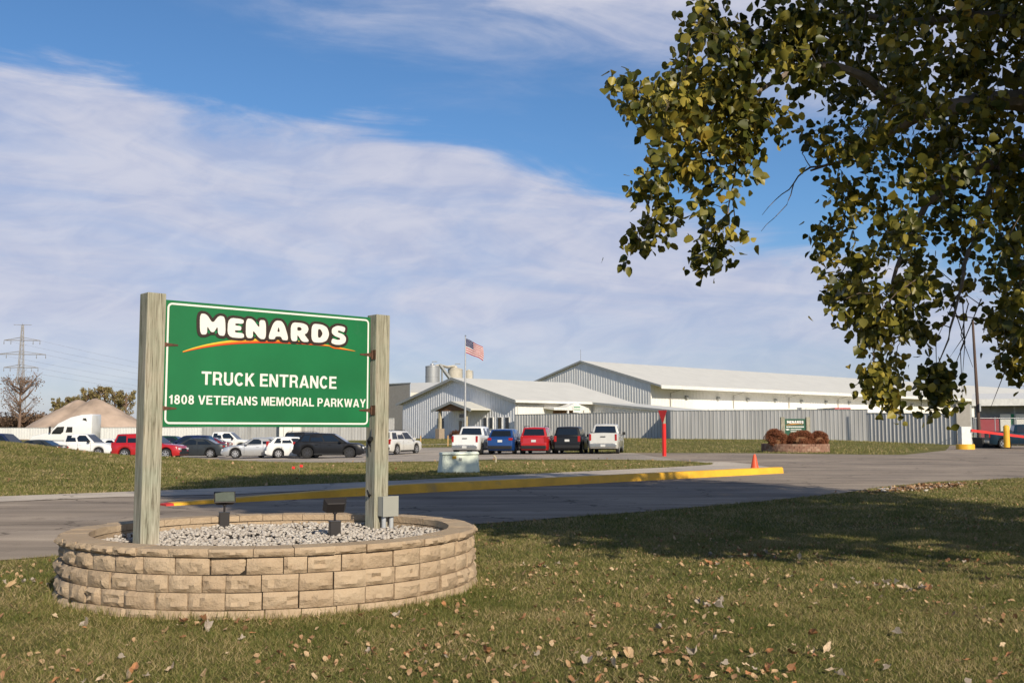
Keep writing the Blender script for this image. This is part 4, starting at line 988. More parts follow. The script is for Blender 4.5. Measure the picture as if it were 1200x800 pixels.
# porch
pd = 3.4; pv = (vf(506,-pd)+vf(552,-pd))/2; pw = (vf(506,-pd)-vf(552,-pd))/2; pe, pr_ = 4.15, 5.25
b = MB()
for sg in (-1, 1):
    prism(b, [W(OC,-pd,pv+sg*pw,pe), W(OC,-.01,pv+sg*pw,pe), W(OC,-.01,pv+sg*.002,pr_), W(OC,-pd,pv+sg*.002,pr_)], 0, .12, 0, oo)
b.build('porch_roof', M['wroof'], off)
b = MB()
for sg in (-1, 1):
    b.hexa([W(OC,-pd-.06,pv+sg*pw,pe-.34)-oo, W(OC,-pd-.002,pv+sg*pw,pe-.34)-oo, W(OC,-pd-.002,pv,pr_-.34)-oo, W(OC,-pd-.06,pv,pr_-.34)-oo, W(OC,-pd-.06,pv+sg*pw,pe+.02)-oo, W(OC,-pd-.002,pv+sg*pw,pe+.02)-oo, W(OC,-pd-.002,pv,pr_+.02)-oo, W(OC,-pd-.06,pv,pr_+.02)-oo])
b.build('porch_fascia', M['trim'], off)
b = MB(); b.add([W(OC,-pd+.25,pv-pw+.4,pe-.2)-oo, W(OC,-pd+.25,pv+pw-.4,pe-.2)-oo, W(OC,-pd+.25,pv,pr_-.2)-oo, W(OC,-pd+.4,pv-pw+.4,pe-.2)-oo, W(OC,-pd+.4,pv+pw-.4,pe-.2)-oo, W(OC,-pd+.4,pv,pr_-.2)-oo], [(0,1,2),(3,5,4),(0,3,4,1),(1,4,5,2),(2,5,3,0)])
for sg in (-1,1): b.box(0,0.001,0,0.001,0,0.001) if 0 else None
b.build('porch_truss', M['timber'], off)
for sg in (-1, 1):
    c_ = vf(516,-2.9) if sg > 0 else vf(546.5,-2.9); wallbox(off, 'column', M['column'], c_-.17, c_+.17, OZ, pe-.2, -pd+.3, -pd+.64)
    wallbox(off, 'column_base', M['stonebase'], c_-.45, c_+.45, OZ-.2, OZ+1.35, -pd+.02, -pd+.92, bevel=.05)
# white entry canopy with a small green sign in front of the side wall
def ua(px, c_=0):  # distance along u on the line offset c_ seen at column px
    k = (px-600)/F; q = OC+v*c_; return (k*q.y-q.x)/(u.x-k*u.y)
cn = thing('entry_canopy', 'small white gabled canopy with a green lettered sign against the white side wall', 'canopy', (OC.x,OC.y,OZ))
b = MB(); c0 = -2.0; a0, a1 = ua(649, c0), ua(686, c0); am = (a0+a1)/2+1
prism(b, [W(OC,a0,c0,4.35), W(OC,a1,c0,4.35), W(OC,a1,-.1,4.55), W(OC,a0,-.1,4.55)], 0, .3, 0, oo); b.build('canopy_roof', M['trimw'], cn)
b = MB(); b.add([W(OC,ua(662,c0),c0-.02,4.36)-oo, W(OC,ua(689,c0),c0-.02,4.36)-oo, W(OC,ua(674.5,c0),c0-.02,5.0)-oo, W(OC,ua(662,c0),-.1,4.36)-oo, W(OC,ua(689,c0),-.1,4.36)-oo, W(OC,ua(674.5,c0),-.1,5.0)-oo],[(0,1,2),(3,5,4),(0,3,4,1),(1,4,5,2),(2,5,3,0)]); b.build('canopy_gable', M['trimw'], cn)
for q in (665, 684):
    b = MB(); a = ua(q,c0)+.1; b.hexa([W(OC,a,c0+.05,OZ)-oo,W(OC,a+.2,c0+.05,OZ)-oo,W(OC,a+.2,c0+.25,OZ)-oo,W(OC,a,c0+.25,OZ)-oo,W(OC,a,c0+.05,4.05)-oo,W(OC,a+.2,c0+.05,4.05)-oo,W(OC,a+.2,c0+.25,4.05)-oo,W(OC,a,c0+.25,4.05)-oo]); b.build('canopy_post', M['trimw'], cn)
b = MB(); a0, a1 = ua(671,c0), ua(680,c0)
b.hexa([W(OC,a0,c0-.12,3.75)-oo,W(OC,a1,c0-.12,3.75)-oo,W(OC,a1,c0-.05,3.75)-oo,W(OC,a0,c0-.05,3.75)-oo,W(OC,a0,c0-.12,4.72)-oo,W(OC,a1,c0-.12,4.72)-oo,W(OC,a1,c0-.05,4.72)-oo,W(OC,a0,c0-.05,4.72)-oo]); sg_ = b.build('canopy_sign', M['signwhite'], cn)
for z0_, z1_ in ((4.36,4.56),(4.06,4.2)):
    b = MB()
    for k in range(6):
        q0 = a0+.1+(a1-a0-.2)*k/6; q1 = q0+(a1-a0-.2)/6*.72
        b.hexa([W(OC,q0,c0-.13,z0_)-oo,W(OC,q1,c0-.13,z0_)-oo,W(OC,q1,c0-.121,z0_)-oo,W(OC,q0,c0-.121,z0_)-oo,W(OC,q0,c0-.13,z1_)-oo,W(OC,q1,c0-.13,z1_)-oo,W(OC,q1,c0-.121,z1_)-oo,W(OC,q0,c0-.121,z1_)-oo])
    b.build('sign_text', M['greenp'], sg_)
b = MB(); a0 = ua(648,0); a1 = ua(676,0)
b.hexa([W(OC,a0,-.05,2.6)-oo,W(OC,a1,-.05,2.6)-oo,W(OC,a1,.0,2.6)-oo,W(OC,a0,.0,2.6)-oo,W(OC,a0,-.05,4.0)-oo,W(OC,a1,-.05,4.0)-oo,W(OC,a1,.0,4.0)-oo,W(OC,a0,.0,4.0)-oo]); b.build('dark_opening', M['timber'], off)

# taupe block and rear sheds behind the office, to the left
rb = thing('rear_shed', 'taupe block-walled shed with a white roof behind the left end of the office', 'building', P(470,512,165))
ro = rb.location.copy(); c0_ = P(480,449,165)
b = MB(); b.hexa([P(440,512,166)-ro, P(480,512,160)-ro, P(480,512,175)-ro, P(440,512,180)-ro, P(440,451,166)-ro, P(480.5,449,160)-ro, P(480.5,449.5,175)-ro, P(440,451,180)-ro]); b.build('wall', M['taupe'], rb)
b = MB(); b.hexa([P(439,451.3,165.8)-ro, P(481.3,449.3,159.8)-ro, P(481.3,449.5,175)-ro, P(439,451.5,180)-ro, P(439,450.2,165.8)-ro, P(481.3,448.0,159.8)-ro, P(481.3,448.2,175)-ro, P(439,450.3,180)-ro]); b.build('parapet', M['trim'], rb)
b = MB(); b.hexa([P(481,475,172)-ro, P(545,475,172)-ro, P(545,475,190)-ro, P(481,475,190)-ro, P(481,460,172)-ro, P(545,460,172)-ro, P(560,446.5,190)-ro, P(481,448.5,190)-ro]); b.build('roof', M['wroof'], rb)

# ------------------------------------------------------------------ warehouse
WC = P(763, 503, 172); WC.z = 0; WZ = .4
wh = thing('warehouse', 'long white steel warehouse with a wide pitched roof and ribbed grey gable end', 'building', (WC.x,WC.y,WZ)); wo = Vector((WC.x,WC.y,WZ))
WEV, WRG, WHW, WLN = 9.35, 13.65, 16.0, 260
b = MB(); ribwall(b, W(WC,0,0,0), W(WC,0,2*WHW,0), WZ, lambda q: WEV+(WRG-WEV)*(1-abs(q-WHW)/WHW), side=1, pitch=.6, depth=.05, origin=wo); b.build('gable_wall', M['rib'], wh)
b = MB(); ribwall(b, W(WC,0,0,0), W(WC,WLN,0,0), WZ, lambda q: WEV-.0, side=-1, pitch=.9, depth=.05, origin=wo); ribwall(b, W(WC,0,2*WHW,0), W(WC,WLN,2*WHW,0), WZ, lambda q: WEV, side=1, pitch=2, origin=wo); b.build('side_wall', M['wwall'], wh)
ws = (WRG-WEV)/WHW; wov = 2.6; b = MB()
prism(b, [W(WC,-.4,-wov,WEV+.2-ws*wov), W(WC,WLN,-wov,WEV+.2-ws*wov), W(WC,WLN,WHW,WRG+.2), W(WC,-.4,WHW,WRG+.2)], 0, .2, 0, wo)
prism(b, [W(WC,-.4,WHW+.003,WRG+.2), W(WC,WLN,WHW+.003,WRG+.2), W(WC,WLN,2*WHW+.4,WEV+.1), W(WC,-.4,2*WHW+.4,WEV+.1)], 0, .2, 0, wo); b.build('roof', M['wroof'], wh)
b = MB()
for v0, v1, z0_, z1_ in ((-wov,WHW,WEV+.2-ws*wov,WRG+.2),(WHW,2*WHW+.4,WRG+.2,WEV+.1)):
    b.hexa([W(WC,-.5,v0,z0_-.3)-wo,W(WC,-.41,v0,z0_-.3)-wo,W(WC,-.41,v1,z1_-.3)-wo,W(WC,-.5,v1,z1_-.3)-wo,W(WC,-.5,v0,z0_+.03)-wo,W(WC,-.41,v0,z0_+.03)-wo,W(WC,-.41,v1,z1_+.03)-wo,W(WC,-.5,v1,z1_+.03)-wo])
b.build('rake_trim', M['trim'], wh)
ez = WEV+.2-ws*wov
b = MB(); b.hexa([W(WC,-.4,-wov-.1,ez-.55)-wo,W(WC,WLN,-wov-.1,ez-.55)-wo,W(WC,WLN,-wov-.01,ez-.55)-wo,W(WC,-.4,-wov-.01,ez-.55)-wo,W(WC,-.4,-wov-.1,ez+.02)-wo,W(WC,WLN,-wov-.1,ez+.02)-wo,W(WC,WLN,-wov-.01,ez+.02)-wo,W(WC,-.4,-wov-.01,ez+.02)-wo]); b.build('eave_fascia', M['trimw'], wh)
b = MB(); b.tube([W(WC,-.3,WHW,WRG+.2)-wo, W(WC,-.3,WHW,WRG+2.2)-wo], .04, 6); b.build('lightning_rod', M['wire'], wh)
for k in range(26):
    a = 9+k*9.0; b = MB(); b.hexa([W(WC,a,-.55,6.9)-wo,W(WC,a+.6,-.55,6.9)-wo,W(WC,a+.6,-.04,6.9)-wo,W(WC,a,-.04,6.9)-wo,W(WC,a,-.35,7.4)-wo,W(WC,a+.6,-.35,7.4)-wo,W(WC,a+.6,-.04,7.4)-wo,W(WC,a,-.04,7.4)-wo]); b.build('wall_light', M['trim'], wh)
for k in range(14):
    a = 5+k*18.0; b = MB(); b.tube([W(WC,a,-wov-.12,ez-.5)-wo, W(WC,a,-.2,ez-1.1)-wo, W(WC,a,-.2,WZ)-wo], .09, 6); b.build('downpipe', M['soffit'], wh)
# doors and dark bays low on the wall, seen over the fence and through the gate
for a, w_, z1_, m_ in ((58,9,4.6,'glassdark'),(70,9,4.6,'wwall'),(84,3,4.6,'glassdark'),(92,4,4.7,'glassdark'),(104,4,4.6,'greenp'),(120,6,4.6,'glassdark'),(150,16,5.2,'redcrate'),(170,2.5,5.2,'greenp'),(180,6,5.0,'redcrate')):
    b = MB(); b.hexa([W(WC,a,-.16,WZ)-wo,W(WC,a+w_,-.16,WZ)-wo,W(WC,a+w_,-.06,WZ)-wo,W(WC,a,-.06,WZ)-wo,W(WC,a,-.16,z1_)-wo,W(WC,a+w_,-.16,z1_)-wo,W(WC,a+w_,-.06,z1_)-wo,W(WC,a,-.06,z1_)-wo]); b.build('bay_door', M[m_], wh)
# low canopy along the foot of the side wall
b = MB(); prism(b, [W(WC,12,-9,4.0), W(WC,80,-9,4.0), W(WC,80,-.1,4.9), W(WC,12,-.1,4.9)], 0, .25, 0, wo); b.build('lean_to_roof', M['trimw'], wh)
# stacks and trailers peeping over the fence
def yard_box(nm, label, cat, xl, xr, ytop, Y, dep, m_, grp=None):
    p0, p1 = P(xl, 510, Y), P(xr, 510, Y); zb = zt(p0.x, Y); zt__ = P(xl, ytop, Y).z
    t = thing(nm, label, cat, (p0.x, Y, zb), 0, grp); w_ = p1.x-p0.x
    b = MB(); b.box(0, w_, 0, dep, .9, zt__-zb); b.build('box_body', m_, t, bevel=.05)
    b = MB()
    for k in range(max(1,int(w_/1.2))): b.box(.6+k*1.2-.03, .6+k*1.2+.03, -.03, -.004, 1.0, zt__-zb-.1)
    b.build('side_rib', M['trim'], t)
    for q in (w_*.15, w_*.85):
        b = MB(); b.tube([(q,.2,.45),(q,.5,.45)], .45, 14); b.build('wheel', M['rubber'], t)
    return t
yard_box('box_trailer', 'long white trailer top showing over the fence just right of the yield sign', 'trailer', 794, 935, 478.5, 139, 2.5, M['wwall'])
yard_box('box_trailer', 'white trailer top over the fence left of the red stack', 'trailer', 940, 958, 477, 138, 2.5, M['wwall'])
yard_box('stacked_load', 'red covered stack showing over the fence right of the small green sign', 'stack', 979, 998, 477.5, 134, 3, M['redcrate'])
yard_box('stacked_load', 'dark stack showing over the fence beside the red one', 'stack', 966, 976, 478, 134, 3, M['glassdark'])

# ------------------------------------------------------------------ fences
def fence(label, pts, m_=None, step=.40, depth=.05):
    """pts: (x, y, zbase, ztop)"""
    t = thing('metal_fence', label, 'fence', (pts[0][0], pts[0][1], pts[0][2])); o_ = Vector(pts[0][:3])
    b = MB(); cap = MB()
    for (x0,y0,a0,t0),(x1,y1,a1,t1) in zip(pts[:-1], pts[1:]):
        Lw = math.dist((x0,y0),(x1,y1))
        ribwall(b, (x0,y0,0), (x1,y1,0), lambda q: a0-.3+(a1-a0)*q/Lw, lambda q: t0+(t1-t0)*q/Lw, step, depth, side=-1, origin=o_)
        d = Vector((x1-x0, y1-y0, 0)).normalized(); n_ = Vector((d.y,-d.x,0))*(depth+.02)
        A, B = Vector((x0,y0,t0))-o_, Vector((x1,y1,t1))-o_
        cap.hexa([A-n_*.6, B-n_*.6, B+n_, A+n_, A-n_*.6+Vector((0,0,.06)), B-n_*.6+Vector((0,0,.06)), B+n_+Vector((0,0,.06)), A+n_+Vector((0,0,.06))])
    b.build('ribbed_panel', m_ or M['ribfence'], t); cap.build('top_rail', M['trim'], t)
    return t
def FP(px, yb, ytop, Y): a = P(px, yb, Y); c_ = P(px, ytop, Y); return (a.x, Y, a.z, c_.z)
fence('grey ribbed metal fence running from the office corner to the yield sign', [FP(603,514,486,129.2), FP(757,513.7,482.8,118.9), FP(782,514,482.2,117.2)])
fence('grey ribbed metal fence behind the small green sign, up to the step in its top', [FP(786,514,481.3,112.2), FP(1018,515,479.8,105.2)])
fence('lower grey ribbed metal fence between the step and the gate pillar', [FP(1018,515.5,484,105.1), FP(1122,522,485,98.6)])
b0, b1 = FP(786,514,481.3,112.3), FP(782,514,481.3,117.4)
fence('short return of grey fence panel casting a dark triangular shadow', [b1[:3]+(b0[3],), b0])
fence('grey ribbed fence behind the parked cars, seen under the big sign', [FP(236,512,497,140), FP(330,513,495,140), FP(462,513,490,141)])
fence('pale low ribbed fence beyond the parked trucks at the far left', [FP(-60,512,501.5,150), FP(238,512,500.5,150)], M['rib'])
yard_box('box_trailer', 'pale trailer end behind the fence under the big sign', 'trailer', 327, 352, 492, 138.5, 1, M['wwall'])

# gate pillar, barrier, bollard
gp = P(1122, 522, 98.4); g0 = thing('gate_pillar', 'plain grey concrete gate pillar behind the barrier', 'pillar', (gp.x, gp.y, gp.z))
b = MB(); k = 98.4/F; b.box(0, 16.5*k, 0, .6, -.3, 48.5*k); b.build('pillar_slab', M['taupe'], g0, bevel=.03)
b = MB(); b.box(16.6*k, 18.5*k, .05, .5, -.3, 47.5*k); b.build('pillar_edge', M['trim'], g0)
gb = P(1131.5, 531.5, 80); g1 = thing('barrier_gate', 'white barrier gate post on a round yellow base with a long red boom', 'barrier', (gb.x, 80, gb.z)); k = 80/F
b = MB(); b.lathe([(10.3*k,-.1),(10.3*k,10.5*k),(9.8*k,11.2*k)], 28); b.build('round_base', M['yellow'], g1, smooth=40)
b = MB(); b.box(-6*k, 5.5*k, -.35, .35, 11*k, 31.5*k); b.build('housing', M['gatew'], g1, bevel=.02)
b = MB(); b.hexa([(5*k,-.46,25.5*k),(120*k,-.46,4*k+8*k),(120*k,-.38,12*k),(5*k,-.38,25.5*k),(5*k,-.46,28.6*k),(120*k,-.46,14.4*k),(120*k,-.38,14.4*k),(5*k,-.38,28.6*k)]); b.build('boom', M['signred'], g1)
p_ = P(1180, 521, 78); k = 78/F; g2 = thing('bollard', 'tall yellow steel bollard beside the dark truck', 'bollard', p_)
b = MB(); b.lathe([(3.4*k,-.2),(3.4*k,21*k),(2.6*k,22.3*k),(.8*k,23*k)], 20); b.build('bollard_pipe', M['yellow'], g2, smooth=40)
# utility pole
p_ = P(1148.5, 524, 92); k = 92/F; g3 = thing('utility_pole', 'tall dark brown wooden utility pole by the gate', 'pole', p_)
b = MB(); b.tube([(0,0,-.2),(-1.3*k,0,70*k),(-3*k,0,150*k)], [2.1*k,1.8*k,1.3*k], 12); b.build('pole_shaft', M['woodpole'], g3, smooth=True)
b = MB(); b.box(-.06,.06,-.35,-.2,3.2,3.9); b.build('meter_box', M['trim'], g3)
# chain link fence by the gate
p_ = P(1142, 524, 96); k = 96/F; g4 = thing('chain_link_fence', 'chain link fence between the gate pillar and the dark truck', 'fence', p_)
wC = 75*k; hC = 34*k; b = MB(); s_ = .16; q = -hC
while q < wC:
    for sg in (0,1):
        x0, x1 = q, q+hC; z0_, z1_ = (0,hC) if sg == 0 else (hC,0)
        if x0 < 0: z0_ = z0_+(z1_-z0_)*(-x0/hC); x0 = 0
        if x1 > wC: z1_ = z0_+(z1_-z0_)*((wC-x0)/(x1-x0)); x1 = wC
        if x1 > x0: b.tube([(x0,.0+sg*.01,z0_),(x1,.0+sg*.01,z1_)], .006, 3, cap=False)
    q += s_
b.build('mesh_wire', M['chain'], g4)
for q in (0, wC/3, 2*wC/3, wC):
    b = MB(); b.tube([(q,-.02,-.2),(q,-.02,hC+.1)], .04, 8); b.build('fence_post', M['chain'], g4)
b = MB(); b.tube([(0,-.02,hC),(wC,-.02,hC)], .028, 8); b.build('top_bar', M['chain'], g4)
# dumpster
p_ = P(1152, 526.5, 86); k = 86/F; g5 = thing('dumpster', 'long low black container in front of the chain link fence', 'container', p_)
b = MB(); b.hexa([(0,0,.12),(33*k,0,.12),(33*k,1.6,.12),(0,1.6,.12),(-2*k,-.1,13*k),(35*k,-.1,13*k),(35*k,1.7,13*k),(-2*k,1.7,13*k)]); b.build('tub', M['dumpster'], g5, bevel=.03)
b = MB(); b.box(-2.4*k,35.4*k,-.15,1.75,13*k,13.9*k); b.build('rim_rail', M['dumpster'], g5, bevel=.01)
# open-fronted storage shed at the right edge
q0, q1 = P(1144,520,125), P(1330,520,118); s4 = thing('storage_shed', 'open-fronted shed with red, white and green panels at the right edge', 'shed', (q0.x, q0.y, 0)); L4 = (q1-q0).length; s4.rotation_euler = (0,0,math.atan2(q1.y-q0.y, q1.x-q0.x)); h4 = P(1144,467,125).z
b = MB(); b.hexa([(-.3,-1.2,h4-.9),(L4,-1.2,h4-.9),(L4,9,h4-.3),(-.3,9,h4-.3),(-.3,-1.2,h4-.1),(L4,-1.2,h4-.1),(L4,9,h4+.9),(-.3,9,h4+.9)]); b.build('roof', M['trimw'], s4)
b = MB(); b.box(0,L4,2.2,2.4,-.3,h4-.6); b.build('back_wall', M['trim'], s4)
for x0_, x1_, z1_, m_ in ((.4,2.6,3.0,'redcrate'),(2.75,3.9,3.4,'wwall'),(3.95,4.3,3.4,'greenp'),(4.4,5.9,3.4,'wwall'),(6.1,9,3.0,'redcrate'),(9.3,12,3.4,'wwall'),(12.3,15,3.2,'greenp')):
    b = MB(); b.box(x0_,x1_,.6,.7,0,z1_); b.build('front_panel', M[m_], s4)
for x0_ in (0,4.35,9.1,15.2):
    b = MB(); b.box(x0_-.08,x0_+.08,.4,.56,-.3,h4-.75); b.build('shed_post', M['trim'], s4)
# dark truck at the right edge
p_ = P(1203, 524, 83)
make_vehicle('pickup', paint('teal_dark', (.01,.03,.05)), 'dark blue-green truck at the right edge beyond the barrier boom', 'pickup truck', p_.x, p_.y, R(-14), chrome=True)

# ------------------------------------------------------------------ small green sign in its own planter
sp = P(932, 530, 69.5); k = 69.5/F; SPZ = zt(sp.x, sp.y+2)
pl2 = thing('stone_planter', 'small reddish block planter with rust red bushes by the far fence', 'planter', (sp.x*(sp.y+2.2)/sp.y, sp.y+2.2, SPZ)); rr_ = 38.5*k*1.03; sp = Vector((sp.x*(sp.y+2.2)/sp.y, sp.y, 0))
b = MB()
for c_ in range(4):
    nB = 44
    for q in range(nB):
        a0 = 2*math.pi*(q+.5*(c_%2))/nB+.004; a1 = 2*math.pi*(q+1+.5*(c_%2))/nB-.004; z0_, z1_ = c_*.155-.05, c_*.155+.148-.05; ro_ = rr_+rnd.uniform(-.02,.02); ri = rr_-.3
        b.hexa([(ri*math.cos(a0),ri*math.sin(a0),z0_),(ro_*math.cos(a0),ro_*math.sin(a0),z0_),(ro_*math.cos(a1),ro_*math.sin(a1),z0_),(ri*math.cos(a1),ri*math.sin(a1),z0_),(ri*math.cos(a0),ri*math.sin(a0),z1_),(ro_*math.cos(a0),ro_*math.sin(a0),z1_),(ro_*math.cos(a1),ro_*math.sin(a1),z1_),(ri*math.cos(a1),ri*math.sin(a1),z1_)])
b.build('block_wall', M['redblock'], pl2)
b = MB(); b.lathe([(rr_-.25,0),(rr_-.25,.45)], 40); b.build('soil_core', M['gap'], pl2)
def leaf_cloud(centers, radii, n, size, seed=1, flat=.8, sharp=2.2):
    g_ = np.random.default_rng(seed); centers = np.array(centers, float); radii = np.array(radii, float)
    if radii.ndim == 1: radii = np.stack([radii]*3, 1)
    which = g_.integers(0, len(centers), n)
    d = g_.normal(0,1,(n,3)); d /= np.linalg.norm(d,axis=1)[:,None]
    rr = g_.random(n)**(1/sharp)
    c_ = centers[which]+d*radii[which]*rr[:,None]
    return leaf_quads(c_, size, g_)
def leaf_quads(c_, size, g_, droop=0.0):
    n = len(c_); s_ = size*g_.uniform(.55,1.2,n)
    a = g_.normal(0,1,(n,3)); a[:,2] -= droop; a /= np.linalg.norm(a,axis=1)[:,None]
    t = g_.normal(0,1,(n,3)); w_ = np.cross(a,t); w_ /= np.linalg.norm(w_,axis=1)[:,None]; nn_ = np.cross(a,w_)
    # leaf: heart/diamond folded along the midrib: 6 verts, 4 tris -> two quads
    def q_(al, wd, up): return c_+a*(s_*al)[:,None]+w_*(s_*wd)[:,None]+nn_*(s_*fo*up)[:,None]
    fo = g_.uniform(.1,.5,n)
    V = np.stack([q_(0,0,0),q_(.08,.34,.34),q_(.38,.48,.48),q_(.70,.30,.3),q_(1,0,-.15),q_(.70,-.30,.3),q_(.38,-.48,.48),q_(.08,-.34,.34)],1).reshape(-1,3)
    ii = (np.arange(n)*8)[:,None]; return V, np.concatenate([ii+np.array([[0,1,2,3,4]]), ii+np.array([[0,4,5,6,7]])])
def bush(label, loc, rx, ry, rz_, m_, seed, n=2600, size=.09, grp=None):
    t = thing('bush', label, 'bush', loc, 0, grp); cen = []; rad = []
    g_ = random.Random(seed)
    for k in range(26):
        a = g_.uniform(0,6.28); e = g_.uniform(-.75,1.35); cen.append((rx*.72*math.cos(a)*math.cos(e), ry*.72*math.sin(a)*math.cos(e), rz_*.5+rz_*.42*math.sin(e))); rad.append((rx*.33,ry*.33,rz_*.24))
    V, Fa = leaf_cloud(cen, rad, n, size, seed); fast_mesh('foliage', V, Fa, m_, t)
    b = MB(); b.lathe([(rx*.45,.0),(rx*.6,rz_*.35),(rx*.48,rz_*.62),(rx*.1,rz_*.78)], 14); b.build('inner_stems', M['timber'], t)
    return t
RBG = 'rust red bushes in the small planter'
bush('round rust red bush, leftmost in the small planter', (sp.x-27*k, sp.y+1.3, SPZ+.38), 14.5*k, .85, 19*k, M['redbush'], 3, 11000, .055, grp=RBG)
bush('wide rust red bush in the middle of the small planter', (sp.x+1*k, sp.y+1.2, SPZ+.38), 18.5*k, .85, 17.5*k, M['redbush'], 4, 14000, .055, grp=RBG)
bush('low rust red bush, rightmost in the small planter', (sp.x+24*k, sp.y+1.5, SPZ+.38), 13*k, .8, 16.5*k, M['redbush'], 5, 10000, .055, grp=RBG)
s2 = thing('small_sign', 'small dark green sign with white lettering between two posts in the reddish planter', 'sign', (P(917,500,71.5).x, 71.5, SPZ+.4)); k2 = 71.5/F; W2 = 29.5*k2; zb2 = P(900,519,71.5).z-SPZ-.4; ztp = P(900,490.5,71.5).z-SPZ-.4
for q in (0, W2):
    b = MB(); b.box(q-.14, q+.14, -.12, .12, -.3, ztp+2*k2); b.build('post', M['post'], s2, bevel=.015)
b = MB(); b.box(.145, W2-.145, -.04, .04, .2, ztp); pn = b.build('sign_panel', M['darkgreen'], s2)
logo(pn, .30, W2-.30, ztp-.32, ztp-.13, -.049, .10)
swoosh(pn, [(.22,ztp-.43),(.6,ztp-.33),(1.1,ztp-.33),(W2-.3,ztp-.40)], .05, -.045)
for x0, x1, z0_, z1_ in ((.26,W2-.26,ztp-.60,ztp-.52),(.55,W2-.45,ztp-.76,ztp-.70),(.55,W2-.5,ztp-.90,ztp-.84)):
    b = MB(); nB = 9
    for q in range(nB):
        xa = x0+(x1-x0)*q/nB; b.box(xa, xa+(x1-x0)/nB*.8, -.047, -.0405, z0_, z1_)
    b.build('text_line', M['signwhite'], pn)
b = MB(); b.add([(.20,-.046,ztp-.74),(.34,-.046,ztp-.66),(.34,-.046,ztp-.70),(.46,-.046,ztp-.70),(.46,-.046,ztp-.78),(.34,-.046,ztp-.78),(.34,-.046,ztp-.82)], [(0,1,2,3,4,5,6)]); b.build('arrow', M['signwhite'], pn)

# bush and stakes by the porch
p_ = P(536, 516, 113); bush('rounded brown bush in front of the office porch', (p_.x, p_.y, zt(p_.x,p_.y)), 10.5*113/F, .8, 12*113/F, M['brownbush'], 9)
for px_ in (493, 525):
    p_ = P(px_, 518, 98); t = thing('marker_stake', f'short wooden marker stake on the office lawn, {"left" if px_ < 500 else "right"} one of the pair', 'stake', (p_.x, p_.y, zt(p_.x,p_.y)), 0, 'wooden marker stakes on the office lawn')
    b = MB(); b.box(-.05,.05,-.04,.04,-.1,.95); b.add([(-.05,-.04,.95),(.05,-.04,.95),(.05,.04,.95),(-.05,.04,.95),(0,0,1.05)],[(0,1,4),(1,2,4),(2,3,4),(3,0,4)]); b.build('stake_shaft', M['grout'], t)

# ------------------------------------------------------------------ flag
p_ = P(545, 512, 108); fz = zt(p_.x, p_.y); fp = thing('flagpole', 'tall silver flagpole in front of the office porch', 'flagpole', (p_.x, p_.y, fz)); k = 108/F; top = P(545, 394.5, 108).z-fz
b = MB(); b.tube([(0,0,-.1),(0,0,top*.5),(0,0,top)], [.12,.10,.05], 12); b.build('pole_shaft', M['wpole'], fp, smooth=True)
b = MB(); b.lathe([(.01,top+.0),(.09,top+.06),(.09,top+.12),(.01,top+.18)], 12); b.build('finial', M['chrome'], fp)
fl = thing('flag', 'american flag with red and white stripes flying from the tall pole', 'flag', (p_.x+.05, p_.y, fz+top-.15))
hoist, fly = 1.55, 1.95; nxF, nyF = 26, 13
def fpt(i, j):
    a = i/nxF; h = j/nyF
    x_ = fly*a*(.92); y_ = .16*math.sin(a*7+h*1.2)*a**.6; z_ = -hoist*h*(1-.12*a)-a*.85-a*a*.15+.07*math.sin(a*8+h*2)*a
    return (x_+.10*math.sin(h*3)*a, y_, z_)
V = [fpt(i,j) for j in range(nyF+1) for i in range(nxF+1)]
bl = MB(); bl.v = V
for j in range(nyF):
    for i in range(nxF):
        bl.f.append((j*(nxF+1)+i, j*(nxF+1)+i+1, (j+1)*(nxF+1)+i+1, (j+1)*(nxF+1)+i)); bl.m.append(2 if (i < nxF*.42 and j < 7) else (0 if j%2 == 0 else 1))
bl.build('flag_cloth', [M['flagr'], M['flagw'], M['flagb']], fl, smooth=80)
b = MB()
for r_ in range(6):
    for c_ in range(6 if r_%2 == 0 else 5):
        i = .9+c_*1.75+(0 if r_%2 == 0 else .87); j = .7+r_*1.08; x_, y_, z_ = fpt(i, j)
        for sd in (-1, 1):
            q = [(x_+.042*math.cos(a)*(1 if m_%2 == 0 else .4), y_+sd*.012, z_+.042*math.sin(a)*(1 if m_%2 == 0 else .4)) for m_, a in enumerate([math.pi/2+math.pi*m/5 for m in range(10)])]
            b.add(q, [tuple(range(10))])
b.build('stars', M['flagw'], fl)

# ------------------------------------------------------------------ yield sign, cone, utility box, small markers
p_ = G(778.5, 534.5, zt(8.8,59.5)); ys = thing('yield_sign', 'red yield sign on a wooden post with a red sleeve, seen almost edge-on', 'road sign', (p_.x, p_.y, zt(p_.x,p_.y)), R(-54)); k = p_.y/F
b = MB(); b.box(-.06,.06,-.09,.09,-.2,53*k); b.build('post', M['post'], ys, bevel=.008)
b = MB(); b.box(-.068,.068,-.098,.098,.0,38*k); b.build('red_sleeve', M['signred'], ys)
b = MB(); tz = 53.5*k; b.add([(-.36,-.115,tz),(.36,-.115,tz),(.04,-.115,tz-.74),(-.04,-.115,tz-.74),(-.36,-.10,tz),(.36,-.10,tz),(.04,-.10,tz-.74),(-.04,-.10,tz-.74)], [(0,1,2,3),(4,7,6,5),(0,4,5,1),(1,5,6,2),(2,6,7,3),(3,7,4,0)]); b.build('sign_plate', M['signred'], ys)
b = MB(); p_ = G(886, 549, .12); cn_ = thing('traffic_cone', 'orange traffic cone standing behind the right end of the yellow kerb', 'cone', (p_.x, p_.y+.2, .024)); b.lathe([(.17,.03),(.13,.2),(.06,.55),(.03,.62),(.015,.62)], 20); b.build('cone_body', M['orange'], cn_, smooth=40)
b = MB(); b.box(-.21,.21,-.21,.21,0,.035); b.build('cone_base', M['orange'], cn_, bevel=.012)
